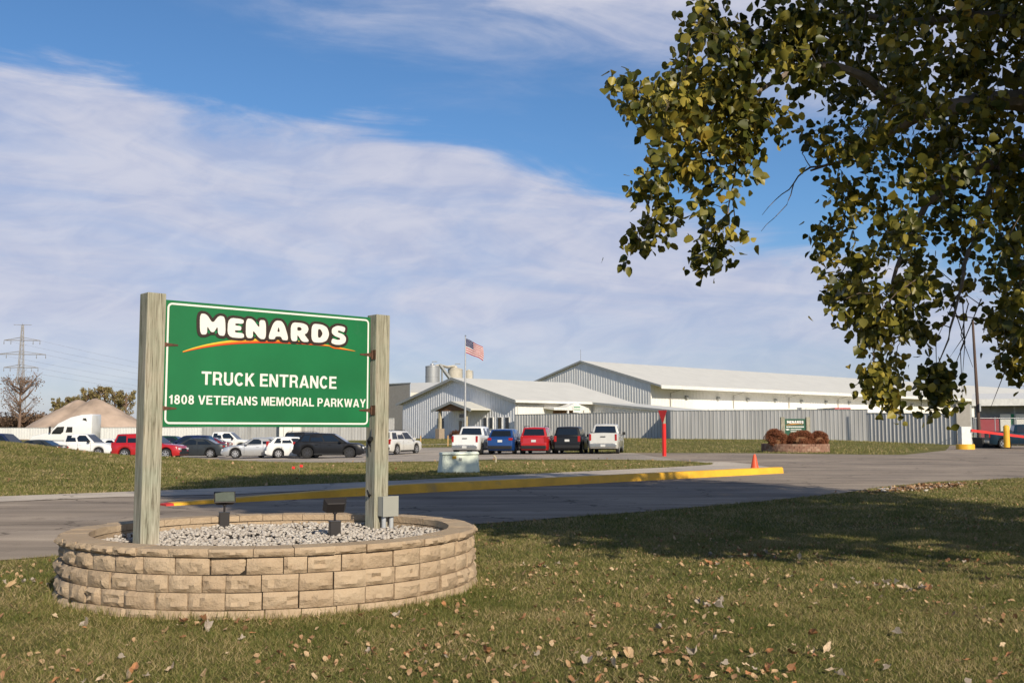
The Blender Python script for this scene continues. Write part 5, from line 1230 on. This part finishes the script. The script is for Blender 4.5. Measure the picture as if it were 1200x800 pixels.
p_ = G(518, 554, 0); p2 = G(563, 552, 0); ub = thing('utility_box', 'pale green pad-mounted utility box on the lawn across the road', 'utility box', (p_.x, p_.y, zt(p_.x,p_.y)), R(12)); b = MB()
w_ = 1.38; b.hexa([(-.05,0,-.05),(w_,0,-.05),(w_,.95,-.05),(-.05,.95,-.05),(.03,.10,.68),(w_-.05,.10,.70),(w_-.05,.85,.70),(.03,.85,.68)]); b.build('cabinet', M['ubox'], ub, bevel=.02)
b = MB(); b.hexa([(.0,.03,.66),(w_-.02,.03,.68),(w_-.02,.92,.68),(.0,.92,.66),(.02,.06,.74),(w_-.04,.06,.76),(w_-.04,.88,.76),(.02,.88,.74)]); b.build('lid', M['ubox'], ub, bevel=.015)
b = MB(); b.box(.62,.72,.035,.10,.46,.55); b.build('latch', M['trim'], ub); b = MB(); b.box(.38,.52,.04,.09,.52,.62); b.build('warning_label', M['yellow'], ub)
p_ = G(581, 541, 0); mk = thing('valve_marker', 'small cream pipe marker sticking out of the lawn right of the utility box', 'marker', (p_.x, p_.y, zt(p_.x,p_.y)), 0); b = MB(); b.tube([(0,0,-.05),(0,0,.22),(-.03,0,.30),(-.09,0,.33),(-.1,0,.38)], .045, 8); b.build('pipe', M['column'], mk, smooth=True)
for px_, py_, lb in ((351,551,'small red flag marker on the lawn left of the right sign post'),(342,549,'tiny red flag marker lying low beside the other one')):
    p_ = G(px_, py_, .1); t = thing('survey_flag', lb, 'flag', (p_.x, p_.y, zt(p_.x,p_.y))); b = MB(); b.tube([(0,0,0),(0,0,.3 if px_ > 345 else .16)], .006, 5); b.build('flag_stem', M['wire'], t)
    h = .3 if px_ > 345 else .16; b = MB(); b.add([(0,0,h),(.12,.01,h-.01),(.11,.0,h-.10),(0,0,h-.09)],[(0,1,2,3)]); b.build('flag_cloth', M['signred'], t)

# ------------------------------------------------------------------ silos
def silo(label, px, ytop, ybase, wpx, Y, m_, cone=True):
    p_ = P(px, 512, Y); k = Y/F; t = thing('silo', label, 'silo', (p_.x, Y, .3), 0, 'silos behind the office'); r_ = wpx/2*k; z1_ = P(px, ytop, Y).z-.3
    b = MB(); b.lathe([(r_,0),(r_,z1_)], 28)
    for q in range(6): b.lathe([(r_+.05, z1_*(.3+.11*q)),(r_+.05, z1_*(.3+.11*q)+.12)], 28)
    b.build('tank', m_, t, smooth=40); b = MB(); b.lathe([(r_+.08,z1_),(r_+.02,z1_+.2),(r_*.3,z1_+r_*.30),(r_*.25,z1_+r_*.5)], 28); b.build('tank_roof', m_, t, smooth=40)
    if cone: b = MB(); b.tube([(0,0,z1_+r_*.4),(0,0,z1_+r_*.8),(r_*.7,0,z1_+r_*.8)], .12, 6); b.build('vent_pipe', M['trim'], t)
    b = MB(); b.tube([(r_+.15,-.4,0),(r_+.15,-.4,z1_)], .07, 5); b.tube([(r_+.15,.1,0),(r_+.15,.1,z1_)], .07, 5); b.build('ladder', M['trim'], t)
silo('grey steel silo, leftmost of the silos behind the office', 506, 430, 512, 16, 250, M['silo'])
silo('cream dusty silo in the middle of the row behind the office', 533, 433, 512, 17, 262, M['silocream'])
silo('cream dusty silo, rightmost of the silos behind the office', 549, 435, 512, 9, 262, M['silocream'], False)
p_ = P(520, 512, 255); cv = thing('conveyor', 'slanted conveyor between the silos', 'conveyor', (p_.x, 255, .3)); cvo = cv.location.copy()
b = MB(); b.tube([P(515,427,254)-cvo, P(527,443,254)-cvo], .45, 4); b.build('chute', M['trim'], cv); b = MB(); b.tube([P(510,429,254)-cvo, P(516,428,254)-cvo, P(524,430,258)-cvo, P(533,429,262)-cvo], .35, 4); b.build('walkway', M['silocream'], cv)
for q in (514.5,518):
    b = MB(); b.tube([P(q,429,254)-cvo, P(q,505,254)-cvo], .2, 4); b.build('support_leg', M['trim'], cv)

# ------------------------------------------------------------------ sand pile, tower, far trees
def pile(label, peaks, Y, name='sand_pile'):
    p0 = P(110, 505, Y); k = Y/F; V = []; n1, n2 = 110, 60; g_ = np.random.default_rng(5)
    xs = np.linspace(p0.x-90*k, p0.x+110*k, n1); ys_ = np.linspace(-34, 34, n2); X_, Y_ = np.meshgrid(xs, ys_); Z_ = np.full_like(X_, -3.0)
    for px_, py_, sl_, yo in peaks:
        c_ = P(px_, py_, Y); d_ = np.sqrt((X_-c_.x)**2+(Y_-yo)**2+1.0); Z_ = np.maximum(Z_, c_.z-sl_*(d_-1))
    Z_ += .4*(vnoise(X_+200, Y_+100, .12, 2)-.5)+.35*(vnoise(X_+200, Y_+100, .45, 6)-.5)
    Z_ += .25*np.abs(np.sin(np.arctan2(Y_, X_-p0.x)*23+3*vnoise(X_+90,Y_+9,.1,9)))
    vs_ = np.stack([X_.ravel()-p0.x, Y_.ravel(), Z_.ravel()-(-1.2)], 1); I = np.arange(n1*n2).reshape(n2,n1)
    o = fast_mesh(name, vs_, np.stack([I[:-1,:-1].ravel(), I[:-1,1:].ravel(), I[1:,1:].ravel(), I[1:,:-1].ravel()],1), M['sand'])
    o.location = (p0.x, Y, -1.2); o.data.polygons.foreach_set('use_smooth', [True]*len(o.data.polygons)); return tag(o, label, 'sand pile')
pile('big pale tan sand pile with two peaks behind the parked trucks', [(92,468,.64,0),(111,468,.56,0)], 290)

ty = 520; k = ty/F; tp = P(21.5, 506, ty); tw = thing('lattice_tower', 'tall grey lattice power pylon at the far left', 'pylon', (tp.x, ty, -1.2), R(8)); HT = (506-377)*k
b = MB(); lv = 13; 
def tw_w(h): return (5.2*(1-h/HT*.72)+.3)*k*1.6 if 0 else (7.5-5.0*min(1,h/(HT*.62)))*k if h < HT*.62 else (2.5-1.6*(h-HT*.62)/(HT*.38))*k
hs = [HT*i/lv for i in range(lv+1)]
for i in range(lv):
    a, c_ = tw_w(hs[i]), tw_w(hs[i+1])
    ca = [(-a,-a),(a,-a),(a,a),(-a,a)]; cb = [(-c_,-c_),(c_,-c_),(c_,c_),(-c_,c_)]
    for q in range(4):
        b.tube([(*ca[q],hs[i]),(*cb[q],hs[i+1])], .16, 4, cap=False)
        b.tube([(*ca[q],hs[i]),(*cb[(q+1)%4],hs[i+1])], .09, 3, cap=False); b.tube([(*ca[(q+1)%4],hs[i]),(*cb[q],hs[i+1])], .09, 3, cap=False); b.tube([(*cb[q],hs[i+1]),(*cb[(q+1)%4],hs[i+1])], .09, 3, cap=False)
b.build('lattice_frame', M['steel'], tw)
arms = [(396,20),(412.5,27),(428,19),(445,15)]
for ya, hw_ in arms:
    h = (506-ya)*k; b = MB(); w_ = hw_*k
    b.tube([(-w_,0,h+.3),(w_,0,h+.3)], .22, 4); b.tube([(-w_,0,h+.3),(0,-.6,h+1.9),(w_,0,h+.3)], .12, 4); b.tube([(-w_,0,h+.3),(0,.6,h+1.9),(w_,0,h+.3)], .12, 4); b.build('cross_arm', M['steel'], tw)
    for sg in (-1,-.62,.62,1):
        b = MB(); b.lathe([(.16,h-1.8),(.22,h-1.2),(.16,h-.6),(.1,h+.2)], 6, sg*w_, 0); b.build('insulator', M['wire'], tw)
b = MB(); b.tube([(0,0,HT),(0,0,HT+1)], .1, 4); b.tube([(-10*k,0,HT),(10*k,0,HT)], .12, 4); b.build('peak_bar', M['steel'], tw)
for i, (ya, hw_) in enumerate(arms[:3]):
    for sg in (1,-1):
        h = P(21,ya,ty).z-1.2; a = Vector((tp.x+sg*hw_*k, ty, h)); e = Vector((tp.x+sg*hw_*k*.4+190, ty+420, h*.62)); b = MB(); pts = []
        for q in range(25):
            t_ = q/24; p = a.lerp(e, t_); p.z -= 4*9.0*t_*(1-t_); pts.append(p-a)
        b.tube(pts, .035, 4); o = b.build('power_line', M['wire'], loc=a); tag(o, f'thin sagging power line from the {["top","second","third"][i]} arm of the pylon, {"right" if sg > 0 else "left"} end', 'power line')

def far_tree(label, px, ytop, wpx, Y, m_, seed, n=1300, size=1.0, grp=None, sparse=False, feath=False, name='tree'):
    g_ = random.Random(seed); p_ = P(px, 508, Y); k = Y/F; H_ = (507-ytop)*k; rw = wpx/2*k
    t = thing(name, label, 'tree', (p_.x, Y, -1.2), 0, grp)
    b = MB(); tips = []
    b.tube([(0,0,0),(g_.uniform(-.3,.3),0,H_*.4),(g_.uniform(-.5,.5),0,H_*.95)], [.035*H_*.8,.022*H_,.005*H_], 6)
    for q in range(34 if sparse or feath else 14):
        z0_ = H_*g_.uniform(.25,.85); a = g_.uniform(0,6.28); l_ = rw*g_.uniform(.6,1.0)*(1.1-abs(z0_/H_-.55))
        e = (l_*math.cos(a), l_*math.sin(a), z0_+l_*g_.uniform(.6,1.4)); mpt = (e[0]*.5, e[1]*.5, z0_+(e[2]-z0_)*.4)
        b.tube([(0,0,z0_), mpt, e], [.012*H_,.007*H_,.002*H_], 4); tips.append(e)
        if sparse or feath:
            for _ in range(5):
                e2 = (e[0]+g_.uniform(-.3,.3)*rw, e[1]+g_.uniform(-.3,.3)*rw, e[2]+g_.uniform(-.05,.35)*rw); b.tube([mpt if _%2 else e, e2], [.004*H_,.0015*H_], 3, cap=False); tips.append(e2)
    b.build('trunk', M['bare'], t)
    cen = [(e[0],e[1],min(e[2],H_*.94)) for e in tips]+([] if sparse else [(g_.gauss(0,.35)*rw, g_.gauss(0,.35)*rw, H_*g_.uniform(.3,.92)) for _ in range(16)])
    rad = [(rw*g_.uniform(.2,.38)*(.6 if feath else 1),)*2+(rw*g_.uniform(.2,.4),) for _ in cen]
    V, Fa = leaf_cloud(cen, rad, n, size, seed, sharp=2.0); fast_mesh('crown', V, Fa, m_, t); return t
FT = 'autumn trees beyond the sand pile'
for i, (px_, yt_, w_, lb) in enumerate([(64,461,9,'small thin leftmost'),(76,460,11,'small rounded second'),(87,458,11,'small dull third'),(98,449,16,'broad olive'),(110,451,12,'narrow olive middle'),(121,448,17,'tallest yellow olive'),(133,452,13,'brownish tall'),(147,453,16,'rightmost reddish olive')]):
    far_tree(f'{lb} autumn tree of the row beyond the sand pile', px_, yt_, w_*1.15, 430, M['olive'], 40+i, 2600, .48, FT, feath=True)
far_tree('mostly bare brown tree in front of the lattice pylon', 22, 436, 40, 330, M['brush'], 77, 900, .42, sparse=True)
V, Fa = leaf_cloud([tuple(P(q, 497+rnd.uniform(-7,5), 345+rnd.uniform(-6,6))) for q in np.linspace(-25,60,40)], [(4.0,3,2.6)]*40, 9000, .6, 5)
tag(fast_mesh('brown_brush', V, Fa, M['brush']), 'tangled brown brush along the far left field edge', 'brush', kind='stuff')
V, Fa = leaf_cloud([tuple(P(q, 503, 900+rnd.uniform(-30,30))) for q in np.linspace(-100,1400,160)], [(14,6,5.5)]*160, 26000, 2.4, 6)
tag(fast_mesh('distant_woods', V, Fa, M['brush']), 'distant line of bare woods on the horizon', 'woods', kind='stuff')

# ------------------------------------------------------------------ the cottonwood

TR = Vector((10.6, 10.6, 0))
tree = thing('cottonwood_tree', 'large cottonwood tree with olive and yellow leaves overhanging from the right', 'tree', TR)
limbs = []   # (points, radii)
trunk = [TR, Vector((10.5,10.6,1.5)), Vector((10.3,10.5,3.2)), Vector((10.2,10.6,4.8)), Vector((10.0,10.7,7.5)), Vector((10.2,10.4,10.5)), Vector((10.0,10.6,13.5)), Vector((10.1,10.5,16))]
limbs.append((trunk, [.46,.38,.34,.31,.25,.17,.10,.03]))
def VP(px, py, Y): return P(px, py, Y)
limbs.append(([trunk[2]+Vector((0,0,.6)), VP(1290,150,10.2), VP(1200,118,9.9), VP(1140,120,9.7), VP(1100,129,9.6), VP(1068,126,9.5), VP(1036,110,9.4), VP(1012,90,9.3), VP(975,76,9.2), VP(932,78,9.1), VP(900,100,9.0), VP(880,112,9.0)], [.20,.15,.11,.09,.078,.065,.055,.046,.034,.026,.020,.016]))
limbs.append(([VP(880,112,9.0), VP(868,140,8.9), VP(862,170,8.9), VP(860,215,8.9), VP(852,262,8.9)], [.018,.016,.012,.008,.005]))
limbs.append(([VP(880,112,9.0), VP(855,128,9.0), VP(830,134,9.0), VP(800,118,9.0), VP(770,112,9.0), VP(738,98,9.0)], [.018,.015,.012,.009,.006,.004]))
limbs.append(([VP(932,78,9.1), VP(900,52,9.2), VP(870,28,9.3), VP(835,28,9.4), VP(800,26,9.4), VP(788,14,9.4)], [.022,.018,.014,.010,.006,.003]))
limbs.append(([VP(830,134,9.0), VP(800,170,8.95), VP(790,205,8.9), VP(772,238,8.9), VP(752,272,8.9)], [.010,.008,.006,.005,.003]))
limbs.append(([VP(1100,129,9.6), VP(1075,138,9.9), VP(1045,152,10.1), VP(1015,178,10.2), VP(985,190,10.2), VP(950,200,10.1)], [.07,.055,.045,.030,.02,.010]))
limbs.append(([VP(985,190,10.2), VP(950,196,10.1), VP(925,222,10.0), VP(893,252,9.9)], [.012,.010,.006,.002]))
limbs.append(([VP(950,196,10.1), VP(940,180,10.1), VP(944,158,10.1)], [.006,.004,.002]))
limbs.append(([VP(930,216,10.0), VP(922,240,10.0), VP(892,271,10.0)], [.006,.004,.002]))
limbs.append(([trunk[2], VP(1330,240,10.3), VP(1230,175,10.4), VP(1170,192,10.4), VP(1120,205,10.4), VP(1085,240,10.3), VP(1060,290,10.2), VP(1045,345,10.1), VP(1030,400,10.0)], [.18,.12,.09,.07,.05,.036,.024,.014,.006]))
limbs.append(([VP(1170,192,10.4), VP(1150,250,10.0), VP(1130,310,9.9), VP(1118,370,9.8), VP(1100,425,9.7)], [.04,.03,.02,.012,.005]))
limbs.append(([trunk[3], VP(1300,20,10.5), VP(1200,30,10.5), VP(1120,20,10.4), VP(1050,25,10.3), VP(985,15,10.2)], [.18,.12,.09,.06,.04,.02]))
up = []
for q in range(22):
    z0_ = rnd.uniform(4.5,13); a = rnd.uniform(0,6.28); l_ = rnd.uniform(3.5,6.2)*(1-.3*max(0,(z0_-10))/4)
    s0_ = Vector((10.1,10.5,z0_)); e = s0_+Vector((l_*math.cos(a), l_*math.sin(a), rnd.uniform(.8,3.0)))
    m_ = s0_.lerp(e,.5)+Vector((rnd.uniform(-.4,.4),rnd.uniform(-.4,.4),-.3)); limbs.append(([s0_, m_, e], [.10,.06,.015])); 
# cluster centres
blobs = [(724,93,16),(748,102,20),(775,110,26),(800,118,26),(752,118,18),(790,95,22),(810,60,24),(830,15,22),(848,40,30),(775,135,22),(765,162,14),(835,95,26),(855,75,28),(880,50,30),(910,25,34),(945,25,34),(845,130,26),(820,140,24),(870,110,26),(895,125,26),(905,150,16),(760,205,19),(768,222,14),(780,190,12),(805,180,24),(820,200,20),(835,170,22),(868,175,18),(880,190,14),(830,235,16),(848,228,15),(856,258,15),(838,272,12),(830,295,15),(822,300,11),(847,288,9),(760,255,12),(790,240,9),(772,262,9),(745,284,14),(740,280,10),(925,60,20),(950,60,26),(945,100,14),(948,142,12),(812,122,22),(862,150,20),(788,170,14)]
cl_w = []
for bx_, by_, br in blobs:
    nC = max(1, int(br*br/150))
    for _ in range(nC):
        a = rnd.uniform(0,6.28); r_ = br*.85*math.sqrt(rnd.random()); p = VP(bx_+r_*math.cos(a), by_+r_*math.sin(a), 9.0+rnd.gauss(0,.35)); cl_w.append((p, .5))
# the dense part to the right, with gaps
gaps = [(1035,22,13),(958,122,20),(1062,142,16),(1008,280,16),(905,85,14),(1095,365,14),(1115,395,18),(1140,350,12),(1062,60,9),(1112,40,9),(1105,180,8),(1030,215,8),(1165,330,10),(1062,330,9),(985,205,8),(1140,95,8),(1180,160,8),(1065,405,12),(1120,430,22),(1180,400,14),(1010,250,9)]
def dens(px, py):
    if px < 950: return 0
    low = np.interp(px, [950,965,980,1000,1015,1040,1055,1075,1100,1130,1150,1175,1200,1300], [120,300,352,362,455,468,425,405,395,330,350,400,420,470])
    left = np.interp(py, [0,60,110,150,195,290,330,360,400,440,470], [940,950,972,958,955,962,952,975,985,992,1010])
    if py > low or px < left: return 0
    for a, c_, r_ in gaps:
        if (px-a)**2+(py-c_)**2 < r_*r_: return 0
    return 1 if py < 300 else .75
cnt = 0
while cnt < 385:
    px_, py_ = rnd.uniform(940,1290), rnd.uniform(-60,470)
    if rnd.random() < dens(px_, py_): cl_w.append((VP(px_, py_, rnd.uniform(8.6,12.0)), .5)); cnt += 1
for px_, py_ in ((1030,455),(1042,460),(1022,440),(1098,452),(1104,462),(1100,440),(1092,430),(1193,420),(1185,410),(1038,430),(998,345),(985,340),(1010,380),(1015,400)):
    for _ in range(2): cl_w.append((VP(px_+rnd.gauss(0,6), py_+rnd.gauss(0,6), 9.8), .5))
nview = len(cl_w)
# upper crown (out of frame) that shades the lawn and the road
g_ = np.random.default_rng(21)
while len(cl_w) < nview+1400:
    d = Vector(g_.normal(0,1,3)).normalized(); r_ = rnd.random()**.4
    p = Vector((8.6+d.x*6.0*r_, 5.4+d.y*4.6*r_, 13.0+d.z*5.2*r_))
    if p.y < .3 or p.y+1.6*p.z < 14.5: continue
    if p.y > .5 and 600+F*p.x/p.y < 1230 and 503-F*(p.z-EYE)/p.y > -40: continue
    cl_w.append((p, .62))
while len(cl_w) < nview+2000:
    d = Vector(g_.normal(0,1,3)).normalized(); r_ = rnd.random()**.4
    p = Vector((6.9+d.x*4.4*r_, 3.4+d.y*4.0*r_, 13.6+d.z*3.8*r_))
    if p.y+1.6*p.z < 16: continue
    if p.y > .5 and 600+F*p.x/p.y < 1230 and 503-F*(p.z-EYE)/p.y > -40: continue
    cl_w.append((p, .62))
while len(cl_w) < nview+3900:
    d = Vector(g_.normal(0,1,3)).normalized(); r_ = rnd.random()**.45
    p = Vector((9.8+d.x*7.0*r_, 8.6+d.y*8.0*r_, 10.2+d.z*6.6*r_))
    if p.y < .6 or p.y+1.6*p.z < 11.6: continue
    sx_ = 600+F*p.x/p.y; sy_ = 503-F*(p.z-EYE)/p.y
    if p.y > .5 and sx_ < 1230 and sy_ > -40: continue
    cl_w.append((p, .62))
# connect clusters to the limbs
nodes = []; 
for pts, rs in limbs:
    for a, c_ in zip(pts[:-1], pts[1:]):
        n_ = max(1, int((c_-a).length/.12)); nodes += [tuple(a.lerp(c_, q/n_)) for q in range(n_)]
    nodes.append(tuple(pts[-1]))
nodes = np.array(nodes); order = []
P_ = np.array([tuple(c_[0]) for c_ in cl_w]); best = np.full(len(P_), 1e9); bi = np.zeros(len(P_), int)
for i0 in range(0, len(nodes), 400):
    d_ = np.linalg.norm(P_[:,None]-nodes[None,i0:i0+400], axis=2); j = d_.argmin(1); m_ = d_[np.arange(len(P_)), j]; up_ = m_ < best; best[up_] = m_[up_]; bi[up_] = j[up_]+i0
allnodes = [Vector(q) for q in nodes]; done = np.zeros(len(P_), bool); tw_ = MB(); 
for _ in range(len(P_)):
    q = int(np.where(done, 1e9, best).argmin()); done[q] = True; a = allnodes[bi[q]]; e = Vector(P_[q]); dd = (e-a).length
    m_ = a.lerp(e, .55)+Vector((0,0,.10*dd))+Vector((rnd.gauss(0,.06),rnd.gauss(0,.06),rnd.gauss(0,.04)))*dd
    r_ = min(.02, .0035+.006*dd)
    tw_.tube([a, m_, e-Vector((0,0,.04))], [r_, r_*.7, .0025], 4 if q < nview else 3, cap=False)
    for nw in (m_, e):
        allnodes.append(nw); d_ = np.linalg.norm(P_-np.array(nw), axis=1); up_ = (d_ < best) & ~done; best[up_] = d_[up_]; bi[up_] = len(allnodes)-1
# hanging bare twigs
for px_, y0_, px2, y1_ in ((1118,360,1128,440),(1128,350,1110,450),(1135,355,1140,430),(1122,345,1098,455),(1130,370,1112,420),(1168,395,1160,480),(1105,440,1120,485),(1150,350,1128,470),(1000,270,990,300)):
    a, e = VP(px_, y0_, 9.8), VP(px2, y1_, 9.8); m_ = a.lerp(e,.5)+Vector((rnd.uniform(-.12,.12),0,0)); tw_.tube([a, m_, e], [.006,.005,.002], 4, cap=False)
vv_ = [Vector(q)-TR for q in tw_.v]; tw_.v = [tuple(q) for q in vv_]
tw_.build('twigs', M['bark'], tree)
for i, (pts, rs) in enumerate(limbs):
    pp = [p-TR for p in pts]
    # smooth subdivide
    for _ in range(2):
        q = []; rq = []
        for a, c_, r0_, r1_ in zip(pp[:-1], pp[1:], rs[:-1], rs[1:]):
            q += [a, a.lerp(c_,.5)+Vector((rnd.gauss(0,1),rnd.gauss(0,1),rnd.gauss(0,1)))*(c_-a).length*.03]; rq += [r0_, (r0_+r1_)/2*rnd.uniform(.96,1.06)]
        pp = q+[pp[-1]]; rs = rq+[rs[-1]]
    b = MB(); b.tube(pp, rs, 12 if i == 0 else 8); b.build('trunk' if i == 0 else 'limb', M['bark'] if i == 0 else M['barkl'], tree, smooth=True)
# leaves
g_ = np.random.default_rng(33); cc = []; 
for q, (p, r_) in enumerate(cl_w):
    m_ = g_.integers(22,40) if q < nview else g_.integers(14,22)
    sp_ = .084 if q < nview else .25
    cc.append(np.array(tuple(p))+g_.normal(0, sp_, (m_,3))*np.array([1,1,1.1])-np.array([0,0,.05]))
nv = sum(len(c_) for c_ in cc[:nview]); cc = np.concatenate(cc)-np.array(tuple(TR))
V1, F1 = leaf_quads(cc[:nv], .090, g_, droop=1.1); fast_mesh('crown', V1, F1, M['leaves'], tree)
V1, F1 = leaf_quads(cc[nv:], .285, g_, droop=.8); fast_mesh('upper_crown', V1, F1, M['leaves'], tree)

# ------------------------------------------------------------------ sky, sun, camera
SUN_H = Vector((.45,-.89)).normalized(); EL = R(29)
sv = Vector((SUN_H.x*math.cos(EL), SUN_H.y*math.cos(EL), math.sin(EL)))
sd_ = bpy.data.lights.new('sun', 'SUN'); sd_.energy = 5.0; sd_.angle = R(.5); sd_.color = (1.0,.895,.73)
so = bpy.data.objects.new('sun', sd_); C.objects.link(so); so.rotation_euler = sv.to_track_quat('Z','Y').to_euler(); so.location = (20,-20,30)
w = bpy.data.worlds.new('World'); S.world = w; w.use_nodes = True; nt = w.node_tree; nt.nodes.clear(); L = nt.links.new
out = nt.nodes.new('ShaderNodeOutputWorld'); bg = nt.nodes.new('ShaderNodeBackground'); bg.inputs[1].default_value = .088
sky = nt.nodes.new('ShaderNodeTexSky'); sky.sky_type = 'NISHITA'; sky.sun_disc = False; sky.sun_elevation = EL
sky.sun_rotation = math.atan2(SUN_H.x, SUN_H.y); sky.altitude = 200; sky.air_density = 1.0; sky.dust_density = .6; sky.ozone_density = 1.6
tc = nt.nodes.new('ShaderNodeTexCoord'); sx_ = nt.nodes.new('ShaderNodeSeparateXYZ'); L(tc.outputs['Generated'], sx_.inputs[0])
def mth(op, a, b_=None, c_=None):
    n = nt.nodes.new('ShaderNodeMath'); n.operation = op
    for i, q in enumerate((a, b_, c_)):
        if q is None: continue
        if isinstance(q, (int, float)): n.inputs[i].default_value = q
        else: L(q, n.inputs[i])
    return n.outputs[0]
az = mth('ARCTAN2', sx_.outputs[0], sx_.outputs[1]); el = mth('ARCSINE', sx_.outputs[2])
# planar cloud-deck coordinates
zc_ = mth('MAXIMUM', sx_.outputs[2], .04); zc2 = mth('ADD', zc_, .10)
cx = mth('DIVIDE', sx_.outputs[0], zc2); cy = mth('DIVIDE', sx_.outputs[1], zc2)
cmb = nt.nodes.new('ShaderNodeCombineXYZ'); L(cx, cmb.inputs[0]); L(cy, cmb.inputs[1])
cmb2 = nt.nodes.new('ShaderNodeCombineXYZ'); L(az, cmb2.inputs[0]); L(mth('MULTIPLY', el, 1.9), cmb2.inputs[1])
def an_noise(sc, rot, stretch, detail=6, rough=.6, dist=.3):
    mp = nt.nodes.new('ShaderNodeMapping'); mp.inputs['Rotation'].default_value = (0,0,R(rot)); L(cmb2.outputs[0], mp.inputs[0])
    mp2 = nt.nodes.new('ShaderNodeMapping'); mp2.inputs['Scale'].default_value = (stretch,1,1); L(mp.outputs[0], mp2.inputs[0])
    return noise(nt, sc, detail, mp2.outputs[0], rough, dist).outputs[0]
def cn_noise(sc, rot, stretch, detail=8, rough=.6, dist=.3):
    mp = nt.nodes.new('ShaderNodeMapping'); mp.inputs['Rotation'].default_value = (0,0,R(rot)); mp.inputs['Scale'].default_value = (stretch,1,1); L(cmb.outputs[0], mp.inputs[0])
    n = noise(nt, sc, detail, mp.outputs[0], rough, dist); return n.outputs[0]
nA = an_noise(4.0, 14, .45, 7, .58, .5); nB = an_noise(9.0, 12, .42, 8, .60, .7); nC = cn_noise(.6, 0, 1, 3, .5)
nE = an_noise(22.0, -35, .7, 5, .55, .8)
pert = mth('ADD', mth('MULTIPLY', mth('SUBTRACT', nA, .5), .22), mth('MULTIPLY', mth('SUBTRACT', nB, .5), .20))
# lower bank: below a line falling from upper left to right
edge1 = mth('ADD', mth('MULTIPLY_ADD', az, -.235, .263), mth('MULTIPLY', mth('MULTIPLY', az, az), -.16))
def smooth(x, lo, hi):
    n = nt.nodes.new('ShaderNodeMapRange'); n.interpolation_type = 'SMOOTHSTEP'; L(x, n.inputs[0]); n.inputs[1].default_value = lo; n.inputs[2].default_value = hi; return n.outputs[0]
m1 = smooth(mth('ADD', mth('SUBTRACT', edge1, el), mth('MULTIPLY', pert, .6)), -.006, .034)
# thin it near the horizon and with streaks
thin = smooth(mth('ADD', nB, mth('MULTIPLY', nA, .7)), .62, 1.02)
m1 = mth('MULTIPLY', m1, mth('MULTIPLY_ADD', thin, .22, .74))
hz_ = smooth(el, .015, .13); m1 = mth('MULTIPLY', m1, mth('MULTIPLY_ADD', hz_, .38, .62))
edge2 = mth('MULTIPLY_ADD', az, -.25, .318)
m2 = smooth(mth('ADD', mth('SUBTRACT', el, edge2), mth('MULTIPLY', pert, .9)), -.02, .16)
m2 = mth('MULTIPLY', m2, mth('MULTIPLY_ADD', smooth(nB, .22, .66), .40, .58))
rgt = smooth(az, -.38, -.16); m2 = mth('MULTIPLY', mth('MULTIPLY', m2, rgt), mth('SUBTRACT', 1.0, smooth(el, .48, .75)))
hb = mth('SUBTRACT', 1.0, smooth(el, .0, .15))
msk = mth('MINIMUM', mth('ADD', m1, mth('MULTIPLY', m2, mth('SUBTRACT', 1.0, m1))), .93)
# cloud tone
tone = smooth(mth('ADD', mth('MULTIPLY', nB, .6), mth('MULTIPLY', nE, .4)), .35, .65)
cr = ramp(nt, tone, [(0,(5.1,5.6,7.6)),(1,(7.2,7.3,8.5))])
# blue sky graded deeper with height; zenith darkened to cut fill light
mxs = nt.nodes.new('ShaderNodeMix'); mxs.data_type = 'RGBA'; mxs.blend_type = 'MULTIPLY'; mxs.inputs[0].default_value = 1.0
L(sky.outputs[0], mxs.inputs[6]); 
tr_ = ramp(nt, smooth(el, .0, .30), [(0,(.92,.97,1.16)),(.8,(.70,1.03,1.34)),(1,(.70,1.03,1.34))]); L(tr_.outputs[0], mxs.inputs[7])
zen = nt.nodes.new('ShaderNodeMix'); zen.data_type = 'RGBA'; L(smooth(el, .50, .95), zen.inputs[0]); L(mxs.outputs[2], zen.inputs[6]); zen.inputs[7].default_value = (.75,1.15,2.1,1)
mx = nt.nodes.new('ShaderNodeMix'); mx.data_type = 'RGBA'; L(msk, mx.inputs[0]); L(zen.outputs[2], mx.inputs[6]); L(cr.outputs[0], mx.inputs[7])
L(mx.outputs[2], bg.inputs[0]); L(bg.outputs[0], out.inputs[0])

cam = bpy.data.cameras.new('camera'); co = bpy.data.objects.new('camera', cam); C.objects.link(co); S.camera = co
cam.sensor_width = 36; cam.lens = 36*F/1200; co.location = (0,0,EYE); co.rotation_euler = (R(90)+PITCH, 0, 0)
cam.clip_start = .1; cam.clip_end = 6000
cam.dof.use_dof = True; cam.dof.focus_distance = 10.8; cam.dof.aperture_fstop = 11
S.view_settings.view_transform = 'Standard'; S.view_settings.look = 'None'; S.view_settings.exposure = 0; S.view_settings.gamma = 1
S.cycles.max_bounces = 6; S.cycles.transparent_max_bounces = 6; S.cycles.use_denoising = True
